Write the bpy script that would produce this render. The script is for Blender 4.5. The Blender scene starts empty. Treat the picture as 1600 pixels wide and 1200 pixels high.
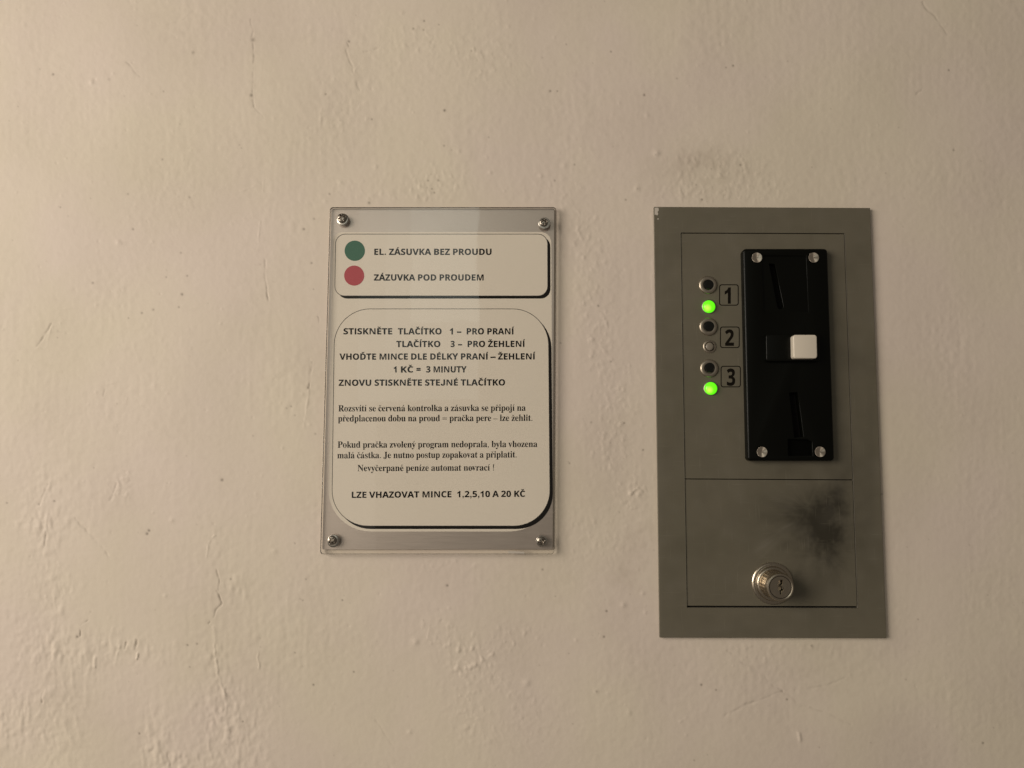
import bpy, bmesh, math, json, random
import numpy as np
from mathutils import Vector, Matrix

# ------------------------------------------------------------------ scene, camera, world, lamps
PXM = 0.0004             # size of a photo pixel on the wall, metres
sc = bpy.context.scene
COL = sc.collection
D = 0.48                 # metres from lens to wall
F = 1200.0               # focal length in photo pixels (1600 wide)
PITCH = math.radians(5.3)
CZ = 1.40                # lens height
cd = bpy.data.cameras.new("camera"); cam = bpy.data.objects.new("camera", cd); COL.objects.link(cam)
cd.sensor_width = 36.0; cd.lens = 36.0 * F / 1600.0
cd.clip_start = 0.01; cd.clip_end = 100
cam.location = (0, -D, CZ); cam.rotation_euler = (math.radians(90) + PITCH, 0, 0)
sc.camera = cam
sc.view_settings.view_transform = 'Standard'; sc.view_settings.look = 'None'
sc.view_settings.exposure = 0.0; sc.view_settings.gamma = 1.0

world = bpy.data.worlds.new("World"); sc.world = world; world.use_nodes = True
bg = world.node_tree.nodes['Background']
bg.inputs[0].default_value = (1.0, 0.88, 0.74, 1); bg.inputs[1].default_value = 0.10

def area(name, loc, target, sx, sy, watt, color, spread=180):
    l = bpy.data.lights.new(name, 'AREA'); l.shape = 'RECTANGLE'; l.size = sx; l.size_y = sy
    l.energy = watt; l.color = color; l.spread = math.radians(spread)
    o = bpy.data.objects.new(name, l); COL.objects.link(o); o.location = loc
    o.rotation_euler = (Vector(target) - Vector(loc)).to_track_quat('-Z', 'Y').to_euler()
    return o
# the warm room lamp far to the left, the pale opening behind the photographer, and an added fill
area("room_lamp", (-1.40, -1.06, CZ + 0.34), (0, 0, CZ), 1.1, 1.0, 25.5, (1.0, 0.905, 0.785))
def door_or_fill(px0, px1, py0, py1, radiance, dist=2.5):
    """a pale opening, or an added fill, behind the photographer, sized to where it mirrors in the acrylic"""
    k = dist / D
    x0, x1 = [(p - 800) * PXM * (1 + k) for p in (px0, px1)]; z0, z1 = [CZ + (711 - p) * PXM * (1 + k) for p in (py1, py0)]
    w, h = x1 - x0, z1 - z0; c = ((x0 + x1) / 2, -dist, (z0 + z1) / 2)
    area("door_or_fill_light", c, (c[0], 0, c[2]), w, h, radiance * math.pi * w * h, (0.95, 1.0, 0.90) if radiance > .5 else (1.0, .90, .76))
door_or_fill(640, 747, 240, 500, 1.6); door_or_fill(600, 747, 235, 560, 1.0); door_or_fill(560, 747, 230, 625, .7)
door_or_fill(-200, 590, 330, 1100, .42)      # added fill lamp, brightens the left of the sign backing

# ------------------------------------------------------------------ photo pixel -> point at distance d in front of the wall
SP, CP = math.sin(PITCH), math.cos(PITCH)
def at(px, py, d=0.0):
    a = (px - 800.0) / F; b = (600.0 - py) / F
    dy = CP - b * SP; dz = SP + b * CP
    t = (D - d) / dy
    return Vector((a * t, -d, CZ + dz * t))
def at_np(px, py):
    a = (px - 800.0) / F; b = (600.0 - py) / F
    t = D / (CP - b * SP)
    return a * t, CZ + (SP + b * CP) * t
MM = 0.001

# ------------------------------------------------------------------ materials
def nt(name):
    m = bpy.data.materials.new(name); m.use_nodes = True
    return m, m.node_tree, m.node_tree.nodes['Principled BSDF']
def setp(p, **k):
    for a, v in k.items():
        p.inputs[a.replace('_', ' ')].default_value = v
def plain(name, col, rough, metal=0.0, spec=0.5, **k):
    m, t, p = nt(name)
    setp(p, Base_Color=(*col, 1), Roughness=rough, Metallic=metal); p.inputs['Specular IOR Level'].default_value = spec
    for a, v in k.items(): p.inputs[a.replace('_', ' ')].default_value = v
    return m
def noise(t, scale, detail=3, rough=.5, vec=None):
    n = t.nodes.new('ShaderNodeTexNoise'); n.inputs['Scale'].default_value = scale
    n.inputs['Detail'].default_value = detail; n.inputs['Roughness'].default_value = rough
    if vec is not None: t.links.new(vec, n.inputs['Vector'])
    return n
def geo_pos(t, scale=(1, 1, 1)):
    g = t.nodes.new('ShaderNodeNewGeometry'); mp = t.nodes.new('ShaderNodeMapping')
    mp.inputs['Scale'].default_value = scale
    t.links.new(g.outputs['Position'], mp.inputs['Vector']); return mp.outputs[0]
def mixc(t, fac, a, b):
    m = t.nodes.new('ShaderNodeMix'); m.data_type = 'RGBA'
    for i, v in ((0, fac), (6, a), (7, b)):
        if hasattr(v, 'links'): t.links.new(v, m.inputs[i])
        elif isinstance(v, tuple): m.inputs[i].default_value = (*v, 1)
        else: m.inputs[i].default_value = v
    return m.outputs[2]
def mrange(t, v, a, b, c, d):
    m = t.nodes.new('ShaderNodeMapRange')
    t.links.new(v, m.inputs[0])
    for i, x in enumerate((a, b, c, d)): m.inputs[i + 1].default_value = x
    return m.outputs[0]

def mat_wall():
    m, t, p = nt('wall_paint')
    at_ = t.nodes.new('ShaderNodeAttribute'); at_.attribute_name = 'wear_or_light'
    s = t.nodes.new('ShaderNodeSeparateColor'); t.links.new(at_.outputs['Color'], s.inputs[0])
    big = noise(t, 9, 3, .5, geo_pos(t))
    base = mixc(t, mrange(t, big.outputs[0], .38, .62, 0, 1), (.745, .638, .550), (.745, .655, .530))
    c = mixc(t, s.outputs[0], base, (.42, .34, .27))
    c = mixc(t, s.outputs[1], c, (.10, .075, .05))
    t.links.new(c, p.inputs['Base Color'])
    t.links.new(mrange(t, big.outputs[0], .3, .7, .52, .62), p.inputs['Roughness'])
    p.inputs['Specular IOR Level'].default_value = .32
    fine = noise(t, 2600, 2, .5, geo_pos(t)); b = t.nodes.new('ShaderNodeBump')
    b.inputs['Strength'].default_value = .35; b.inputs['Distance'].default_value = .00002
    t.links.new(fine.outputs[0], b.inputs['Height']); t.links.new(b.outputs[0], p.inputs['Normal'])
    return m

def mat_grey():
    m, t, p = nt('grey_enamel')
    a = t.nodes.new('ShaderNodeAttribute'); a.attribute_name = 'wear_or_light'
    s = t.nodes.new('ShaderNodeSeparateColor'); t.links.new(a.outputs['Color'], s.inputs[0])
    n = noise(t, 22, 4, .55, geo_pos(t))
    base = mixc(t, mrange(t, n.outputs[0], .35, .65, 0, 1), (.140, .124, .088), (.150, .132, .096))
    c = mixc(t, s.outputs[0], base, (.036, .031, .021))
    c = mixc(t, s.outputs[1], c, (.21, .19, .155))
    sc1 = noise(t, 1.0, 2, .5, geo_pos(t, (1500, 1500, 45))); sc2 = noise(t, 1.0, 2, .5, geo_pos(t, (60, 60, 1700)))
    for q_ in (sc1, sc2): c = mixc(t, mrange(t, q_.outputs[0], .66, .80, 0, .45), c, (.24, .215, .165))
    t.links.new(c, p.inputs['Base Color'])
    n2 = noise(t, 60, 3, .6, geo_pos(t))
    t.links.new(mrange(t, n2.outputs[0], .3, .7, .40, .50), p.inputs['Roughness'])
    p.inputs['Specular IOR Level'].default_value = .40
    fine = noise(t, 1800, 2, .5, geo_pos(t)); b = t.nodes.new('ShaderNodeBump')
    b.inputs['Strength'].default_value = .25; b.inputs['Distance'].default_value = .00001
    bv = t.nodes.new('ShaderNodeBevel'); bv.samples = 6; bv.inputs['Radius'].default_value = .00035
    t.links.new(bv.outputs[0], b.inputs['Normal'])
    t.links.new(fine.outputs[0], b.inputs['Height']); t.links.new(b.outputs[0], p.inputs['Normal'])
    return m

def mat_backing():
    m, t, p = nt('aluminium_sheet')
    v = geo_pos(t, (60, 60, 1400)); n = noise(t, 1.0, 4, .6, v)
    n2 = noise(t, 35, 3, .5, geo_pos(t))
    c = mixc(t, n2.outputs[0], (.63, .545, .495), (.70, .61, .555))
    t.links.new(c, p.inputs['Base Color'])
    p.inputs['Metallic'].default_value = .8
    t.links.new(mrange(t, n.outputs[0], .3, .7, .30, .38), p.inputs['Roughness'])
    return m

def mat_paper():
    m, t, p = nt('card_paper')
    n = noise(t, 30, 4, .5, geo_pos(t))
    c = mixc(t, n.outputs[0], (.82, .745, .655), (.86, .775, .68))
    t.links.new(c, p.inputs['Base Color']); setp(p, Roughness=.75); p.inputs['Specular IOR Level'].default_value = .2
    return m

def mat_acrylic():
    m = bpy.data.materials.new('acrylic_face'); m.use_nodes = True; t = m.node_tree; t.nodes.clear()
    out = t.nodes.new('ShaderNodeOutputMaterial'); mix = t.nodes.new('ShaderNodeMixShader')
    tr = t.nodes.new('ShaderNodeBsdfTransparent'); tr.inputs[0].default_value = (.985, .985, .975, 1)
    gl = t.nodes.new('ShaderNodeBsdfGlossy'); gl.inputs['Roughness'].default_value = .022
    fr = t.nodes.new('ShaderNodeFresnel'); fr.inputs[0].default_value = 1.49
    gm = t.nodes.new('ShaderNodeNewGeometry'); sb = t.nodes.new('ShaderNodeMath'); sb.operation = 'SUBTRACT'; sb.inputs[0].default_value = 1.0
    ml = t.nodes.new('ShaderNodeMath'); ml.operation = 'MULTIPLY'; t.links.new(gm.outputs['Backfacing'], sb.inputs[1])
    t.links.new(fr.outputs[0], ml.inputs[0]); t.links.new(sb.outputs[0], ml.inputs[1]); t.links.new(ml.outputs[0], mix.inputs[0]); t.links.new(tr.outputs[0], mix.inputs[1]); t.links.new(gl.outputs[0], mix.inputs[2])
    n = noise(t, 25, 2, .5, geo_pos(t)); b = t.nodes.new('ShaderNodeBump'); b.inputs['Strength'].default_value = .25
    b.inputs['Distance'].default_value = .0004
    t.links.new(n.outputs[0], b.inputs['Height']); t.links.new(b.outputs[0], gl.inputs['Normal'])
    t.links.new(mix.outputs[0], out.inputs[0])
    m2 = bpy.data.materials.new('acrylic_edge'); m2.use_nodes = True; t = m2.node_tree
    p = t.nodes['Principled BSDF']; out = t.nodes['Material Output']
    setp(p, Base_Color=(.06, .045, .03, 1), Roughness=.35)  # dark colour painted in for the internal reflection at the edges
    tr = t.nodes.new('ShaderNodeBsdfTransparent'); mix = t.nodes.new('ShaderNodeMixShader'); mix.inputs[0].default_value = .86
    t.links.new(tr.outputs[0], mix.inputs[1]); t.links.new(p.outputs[0], mix.inputs[2]); t.links.new(mix.outputs[0], out.inputs[0])
    m3 = bpy.data.materials.new('acrylic_rear'); m3.use_nodes = True; t = m3.node_tree; t.nodes.clear()
    out = t.nodes.new('ShaderNodeOutputMaterial'); tr = t.nodes.new('ShaderNodeBsdfTransparent'); tr.inputs[0].default_value = (.965, .96, .945, 1)
    t.links.new(tr.outputs[0], out.inputs[0])
    return m, m3, m2

def mat_turned(name, col, rough, aniso=.85):
    m, t, p = nt(name)
    setp(p, Base_Color=(*col, 1), Metallic=1.0, Roughness=rough, Anisotropic=aniso)
    tg = t.nodes.new('ShaderNodeTangent'); tg.direction_type = 'RADIAL'; tg.axis = 'Y'
    t.links.new(tg.outputs[0], p.inputs['Tangent'])
    return m

def mat_nickel(name, col, r0, r1):
    m, t, p = nt(name)
    n = noise(t, 500, 4, .6, geo_pos(t))
    t.links.new(mixc(t, n.outputs[0], col, tuple(x * .72 for x in col)), p.inputs['Base Color'])
    setp(p, Metallic=1.0); t.links.new(mrange(t, n.outputs[0], .3, .7, r0, r1), p.inputs['Roughness'])
    return m

def mat_led(name, on):
    m, t, p = nt(name)
    if on:
        setp(p, Base_Color=(.08, .35, .02, 1), Roughness=.25)
        tc = t.nodes.new('ShaderNodeTexCoord'); ds = t.nodes.new('ShaderNodeVectorMath'); ds.operation = 'DISTANCE'
        t.links.new(tc.outputs['Object'], ds.inputs[0]); ds.inputs[1].default_value = (-.0015, -.0022, -.0013)   # the diode behind the lens
        hot = mrange(t, ds.outputs['Value'], .0006, .0030, 1, 0)
        lw = t.nodes.new('ShaderNodeLayerWeight'); lw.inputs[0].default_value = .35
        c = mixc(t, lw.outputs['Facing'], (.14, 1.0, .004), (.035, .60, .002))
        c = mixc(t, hot, c, (.62, 1.1, .09))
        t.links.new(c, p.inputs['Emission Color']); p.inputs['Emission Strength'].default_value = 1.1
    else:
        setp(p, Base_Color=(.22, .19, .15, 1), Roughness=.3)
    return m

M = {
 'wall': mat_wall(), 'grey': mat_grey(), 'backing': mat_backing(), 'paper': mat_paper(),
 'ink': plain('black_ink', (.009, .008, .007), .7, spec=.1),
 'green_ink': plain('green_ink', (.062, .165, .115), .65, spec=.2),
 'red_ink': plain('red_ink', (.48, .085, .105), .65, spec=.2),
 'line_ink': plain('outline_ink', (.05, .045, .04), .6, spec=.2),
 'mark_ink': plain('panel_print', (.009, .007, .005), .7, spec=.06),
 'dark': plain('dark_cavity', (.006, .005, .004), .8, spec=.1),
 'black': plain('black_plastic', (.0016, .0017, .0007), .34, spec=.2),
 'black_dull': plain('black_plastic_dull', (.0012, .0012, .0006), .5, spec=.06),
 'button': plain('black_button', (.006, .006, .005), .18, spec=.5),
 'white': plain('ivory_plastic', (.74, .66, .55), .32, spec=.4),
 'steel': mat_nickel('screw_steel', (.46, .41, .35), .2, .36),
 'washer': mat_nickel('washer_steel', (.70, .65, .58), .2, .36),
 'turned': mat_turned('turned_steel', (.80, .70, .58), .30, .92),
 'nickel': mat_nickel('nickel_plate', (.60, .52, .41), .22, .36),
 'nickel_dull': mat_nickel('nickel_face', (.78, .66, .52), .34, .46),
 'bezel': mat_nickel('bezel_metal', (.58, .50, .40), .30, .42),
 'led': mat_led('lit_green_lens', True), 'led_off': mat_led('unlit_lens', False),
 'chip': plain('bare_chip', (.56, .50, .43), .6),
}
AF, AB, AE = mat_acrylic()

# ------------------------------------------------------------------ object helpers
def tag(o, label=None, cat=None, kind=None, group=None):
    for k, v in (('label', label), ('category', cat), ('kind', kind), ('group', group)):
        if v: o[k] = v
    return o
def link(name, me, parent=None, mats=()):
    me.name = name
    o = bpy.data.objects.new(name, me); COL.objects.link(o)
    for m in mats: me.materials.append(m)
    if parent is not None: o.parent = parent
    return o
def empty(name, loc, parent=None):
    o = bpy.data.objects.new(name, None); COL.objects.link(o); o.location = loc; o.empty_display_size = .01
    if parent is not None: o.parent = parent
    return o
# every mesh is made in world space and then moved into its root's frame
def settle(o, root_loc):
    o.data.transform(Matrix.Translation(-Vector(root_loc)))
    return o

def curve_mesh(contours, extrude=0.0, bevel=0.0, seg=2):
    """filled 2-D outline(s) (holes cut by even-odd) in photo pixels -> mesh; z from extrusion"""
    cu = bpy.data.curves.new('c', 'CURVE'); cu.dimensions = '2D'; cu.fill_mode = 'BOTH'
    cu.extrude = extrude; cu.bevel_depth = bevel; cu.bevel_resolution = seg; cu.offset = -bevel
    for c in contours:
        s = cu.splines.new('POLY'); s.points.add(len(c) - 1); s.use_cyclic_u = True
        s.points.foreach_set('co', [v for p in c for v in (p[0], -p[1], 0, 1)])
    o = bpy.data.objects.new('c', cu); COL.objects.link(o)
    dg = bpy.context.evaluated_depsgraph_get(); dg.update()
    me = bpy.data.meshes.new_from_object(o.evaluated_get(dg))
    bpy.data.objects.remove(o); bpy.data.curves.remove(cu)
    return me
def flat(name, contours, d, parent, mat, root):
    me = curve_mesh(contours)
    for v in me.vertices: v.co = at(v.co.x, -v.co.y, d)
    # make sure it faces the camera
    o = link(name, me, parent, [mat]); return settle(o, root)
def slab(name, contours, d0, d1, parent, mat, root, bevel=0.0, dref=None, seg=2, smooth=False):
    """solid of the px outline (as seen at distance dref), from d0 to d1 out of the wall"""
    dref = d1 if dref is None else dref
    cx = sum(p[0] for p in contours[0]) / len(contours[0]); cy = sum(p[1] for p in contours[0]) / len(contours[0])
    s = (at(cx + 1, cy, dref) - at(cx, cy, dref)).length
    h = (d1 - d0) / s
    bev = bevel / s
    me = curve_mesh(contours, h / 2 - bev, bev, seg)
    for v in me.vertices:
        p = at(v.co.x, -v.co.y, dref)
        p.y = -(d0 + (v.co.z + h / 2) * s)
        v.co = p
    if smooth:
        me.polygons.foreach_set('use_smooth', [True] * len(me.polygons))
    o = link(name, me, parent, [mat])
    bm = bmesh.new(); bm.from_mesh(me); bmesh.ops.remove_doubles(bm, verts=bm.verts, dist=1e-7)
    bmesh.ops.recalc_face_normals(bm, faces=bm.faces); bm.to_mesh(me); bm.free()
    return settle(o, root)
def rrect(x0, y0, x1, y1, r, n=6, sk=(0, 0, 0, 0)):
    """rounded rectangle outline; sk shifts the x of TL,TR,BR,BL corners"""
    rr = r if isinstance(r, tuple) else (r,) * 4
    out = []
    for (cx, cy, a0, q, dx) in ((x0, y0, 180, rr[0], sk[0]), (x1, y0, 270, rr[1], sk[1]), (x1, y1, 0, rr[2], sk[2]), (x0, y1, 90, rr[3], sk[3])):
        ox = cx + (q if a0 in (180, 90) else -q); oy = cy + (q if a0 in (180, 270) else -q)
        for k in range(n + 1):
            a = math.radians(a0 + 90 * k / n)
            out.append([ox + q * math.cos(a), oy + q * math.sin(a)])
    # shear each point by its height between the corner shifts
    for p in out:
        f = (p[1] - y0) / (y1 - y0); g = (p[0] - x0) / (x1 - x0)
        l = sk[0] * (1 - f) + sk[3] * f; rg = sk[1] * (1 - f) + sk[2] * f
        p[0] += l * (1 - g) + rg * g
    return out
def lathe(name, prof, px, py, dref, d0, parent, mat, root, n=48, smooth=True, warp=None, angle=0.0):
    """revolve profile [(radius m, height m)] about the wall normal at a photo pixel"""
    c = at(px, py, dref); bm = bmesh.new(); rings = []
    for (r, h) in prof:
        if r < 1e-9: rings.append([bm.verts.new((c.x, -(d0 + h), c.z))]); continue
        ring = []
        for k in range(n):
            a = 2 * math.pi * k / n + angle
            x, z, hh = r * math.cos(a), r * math.sin(a), h
            if warp: hh = warp(x, z, h)
            ring.append(bm.verts.new((c.x + x, -(d0 + hh), c.z + z)))
        rings.append(ring)
    for A, B in zip(rings, rings[1:]):
        if len(A) == 1 and len(B) == 1: continue
        for k in range(n):
            k2 = (k + 1) % n
            if len(A) == 1: bm.faces.new((A[0], B[k], B[k2]))
            elif len(B) == 1: bm.faces.new((A[k], A[k2], B[0]))
            else: bm.faces.new((A[k], A[k2], B[k2], B[k]))
    bmesh.ops.recalc_face_normals(bm, faces=bm.faces)
    me = bpy.data.meshes.new(name); bm.to_mesh(me); bm.free()
    if smooth:
        me.polygons.foreach_set('use_smooth', [True] * len(me.polygons))
        me.set_sharp_from_angle(angle=math.radians(35))
    o = link(name, me, parent, [mat])
    # origin at the axis so radial tangents work
    me.transform(Matrix.Translation(-c)); o.location = c - Vector(root)
    return o
def box_m(name, c, w, h, d0, d1, parent, mat, root, rot=0.0):
    """little box on the wall normal: centre point c, width, height in metres"""
    bm = bmesh.new(); bmesh.ops.create_cube(bm, size=1)
    for v in bm.verts:
        x, z = v.co.x * w, v.co.z * h
        v.co = Vector((c.x + x * math.cos(rot) - z * math.sin(rot), -(d0 + (v.co.y + .5) * (d1 - d0)), c.z + x * math.sin(rot) + z * math.cos(rot)))
    bmesh.ops.recalc_face_normals(bm, faces=bm.faces)
    me = bpy.data.meshes.new(name); bm.to_mesh(me); bm.free()
    return settle(link(name, me, parent, [mat]), root)

# ------------------------------------------------------------------ numpy noise fields
rng = np.random.default_rng(11)
def field(ny, nx, sy, sx):
    """smooth gaussian noise of unit variance, correlation length in cells"""
    w = rng.standard_normal((ny, nx)); fy = np.fft.fftfreq(ny)[:, None]; fx = np.fft.rfftfreq(nx)[None, :]
    g = np.exp(-2 * (math.pi ** 2) * ((fy * sy) ** 2 + (fx * sx) ** 2))
    r = np.fft.irfft2(np.fft.rfft2(w) * g, s=(ny, nx)); return r / r.std()

# ------------------------------------------------------------------ the wall
def build_wall():
    st = 1.35
    xs = np.arange(-70, 1670, st); ys = np.arange(-60, 1260, st)
    gx, gy = [], []
    s = 6; v = 0
    while v < 6000: v += s; gx.append(v); s *= 1.35
    gx = np.array(gx)
    xs = np.concatenate([(xs[0] - gx)[::-1], xs, xs[-1] + gx]); ys = np.concatenate([(ys[0] - gx[gx < 3200])[::-1], ys, ys[-1] + gx[gx < 2400]])
    X, Y = np.meshgrid(xs, ys); ny, nx = X.shape
    def blob(cx, cy, rx, ry, rot=0):
        a = math.radians(rot); dx = X - cx; dy = Y - cy
        u = dx * math.cos(a) + dy * math.sin(a); w = -dx * math.sin(a) + dy * math.cos(a)
        return np.exp(-(u / rx) ** 2 - (w / ry) ** 2)
    # overall paint texture
    fine = field(ny, nx, .9, .9); mid = field(ny, nx, 2.2, 2.0); strokes = field(ny, nx, 14, 1.6)
    lumpy = field(ny, nx, 3.6, 2.7); lumpy2 = field(ny, nx, 2.0, 1.6); wave = field(ny, nx, 55, 45); wave2 = field(ny, nx, 16, 14)
    patch = np.clip(field(ny, nx, 30, 24) * .5 + .45, 0, 1.6)
    H = 9e-6 * fine + 21e-6 * mid * (.45 + .8 * patch) + 9e-6 * strokes * (.4 + patch) + 3.0e-4 * wave + 4.5e-5 * wave2
    # coarse granular patches: (x, y, rx, ry, rot, strength)
    gran = np.zeros_like(X)
    for (cx, cy, rx, ry, rt, k) in (
        (1110, 262, 75, 34, 0, .9), (1080, 300, 60, 22, 0, .8), (1170, 300, 70, 24, 0, .45), (930, 520, 34, 60, 0, .9), (925, 400, 40, 50, 0, .6), (965, 620, 34, 60, 0, .8),
        (955, 700, 40, 50, 0, .8), (990, 775, 25, 30, 0, .7), (900, 350, 35, 25, 0, .7), (930, 840, 50, 40, 0, .5),
        (740, 1040, 60, 24, 35, 1.2), (790, 1005, 60, 22, -20, 1.0), (730, 1110, 30, 45, -30, .9), (820, 1130, 60, 50, 0, .4),
        (700, 985, 40, 18, 20, .6), (690, 880, 60, 14, 0, .5), (680, 290, 45, 28, 0, .9), (740, 90, 80, 45, 10, .5), (650, 60, 40, 30, 0, .5),
        (860, 300, 60, 26, 0, .5), (560, 300, 60, 30, 0, .4), (270, 290, 50, 45, 0, .4), (250, 540, 60, 40, 0, .35), (1180, 1030, 50, 25, 30, .5),
        (1250, 1010, 60, 16, 0, .5), (530, 180, 40, 60, 0, .35), (190, 760, 22, 26, 0, .9)):
        gran += k * blob(cx, cy, rx, ry, rt)
    gran = np.minimum(gran, 1.4) * (.85 + .35 * patch)
    H += np.maximum(lumpy2, -.3) ** 1 * gran * 8e-5 + np.maximum(field(ny, nx, 1.8, 1.6) - .55, 0) * gran * 15e-5
    # big soft bubbled / dripping paint, lower left
    lump = np.zeros_like(X)
    for (cx, cy, rx, ry, rt, k) in (
        (75, 880, 22, 75, -8, 1.0), (55, 820, 45, 18, 0, .8), (105, 920, 22, 30, 0, .9), (75, 950, 20, 30, 0, .8),
        (80, 1020, 36, 30, 0, 1.3), (190, 1010, 80, 22, 8, 1.2), (140, 1035, 20, 22, 0, 1.0), (15, 1130, 40, 60, 0, 1.0), (80, 1130, 45, 60, 10, 1.3),
        (240, 1150, 30, 40, 0, 1.2), (270, 1190, 50, 26, 0, 1.3), (350, 1130, 44, 55, 0, 1.3), (370, 1190, 60, 22, 0, 1.0), (350, 1080, 18, 44, 0, .9), (335, 1020, 14, 30, 0, .8),
        (370, 920, 26, 26, 0, .8), (345, 850, 20, 26, 0, .5), (25, 1000, 20, 50, 0, .6), (60, 760, 34, 40, 0, .5), (410, 1130, 30, 70, 0, .5), (160, 1060, 70, 40, 0, .4),
        (25, 700, 30, 60, 0, .35), (180, 755, 20, 22, 0, .6), (560, 900, 50, 20, 0, .15)):
        lump += k * blob(cx, cy, rx, ry, rt)
    lump = np.minimum(lump, 1.4) * (.75 + .35 * patch)
    lump_s = field(ny, nx, 2.7, 1.9)
    H += np.maximum(lump_s, -.5) * lump * 9e-5 + np.maximum(field(ny, nx, 5.5, 2.0) - .35, 0) * lump * 11.5e-5 + np.maximum(lumpy, -.3) * lump * 5e-5 + field(ny, nx, 1.6, 1.3) * lump * 3e-5
    # individual nibs and pits: (x, y, radius, height in mm)
    stain = np.zeros_like(X); mark = np.zeros_like(X)
    def nib(cx, cy, r, h):
        nonlocal H
        i0, i1 = np.searchsorted(ys, cy - 4 * r), np.searchsorted(ys, cy + 4 * r); j0, j1 = np.searchsorted(xs, cx - 4 * r), np.searchsorted(xs, cx + 4 * r)
        g = np.exp(-(((X[i0:i1, j0:j1] - cx) ** 2 + (Y[i0:i1, j0:j1] - cy) ** 2) / r ** 2))
        H[i0:i1, j0:j1] += h * MM * g
        return (slice(i0, i1), slice(j0, j1), g)
    for (cx, cy, r, h) in ((143, 129, 3.4, .34), (185, 379, 4, .32), (1026, 240, 4.6, .55), (649, 1003, 5.0, .42), (823, 1067, 5.0, .40), (974, 945, 4, .38),
        (1004, 927, 3.5, .3), (1008, 957, 3, .25), (1268, 1010, 3, .3), (996, 295, 4, .38), (845, 275, 3.2, .28), (766, 270, 3, .26), (573, 185, 3, .22), (268, 813, 3.5, .24),
        (258, 931, 3, .24), (932, 1080, 3, .26), (640, 1144, 3.4, .26), (429, 861, 4, .25), (370, 910, 8, .22), (362, 918, 5, .2), (532, 285, 3.5, .28), (508, 315, 3, .2),
        (587, 260, 3, .2), (628, 20, 3, .16), (983, 1113, 4, .25), (881, 259, 4, .24), (717, 237, 3, .22), (1011, 180, 3, .18), (470, 1040, 3, .2), (900, 1000, 2.5, .2), (985, 770, 4, .3), (1000, 772, 3.5, .26),
        (148, 124, 2.2, -.2), (80, 1080, 6, .3), (65, 1093, 7, .32), (105, 1015, 5, .25), (60, 1020, 5, .3)):
        nib(cx, cy, r, h)
    for k in range(6): nib(1248 + .4 * k, 1145 + 2.4 * k, 2.6, .22)
    r2 = random.Random(5)
    for k in range(420):
        x, y = r2.uniform(0, 1600), r2.uniform(0, 1200)
        if x > 1150 and r2.random() < .65: continue
        nib(x, y, r2.uniform(1.3, 2.4), r2.choice((-1, 1, 1)) * r2.uniform(.05, .17))
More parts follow.
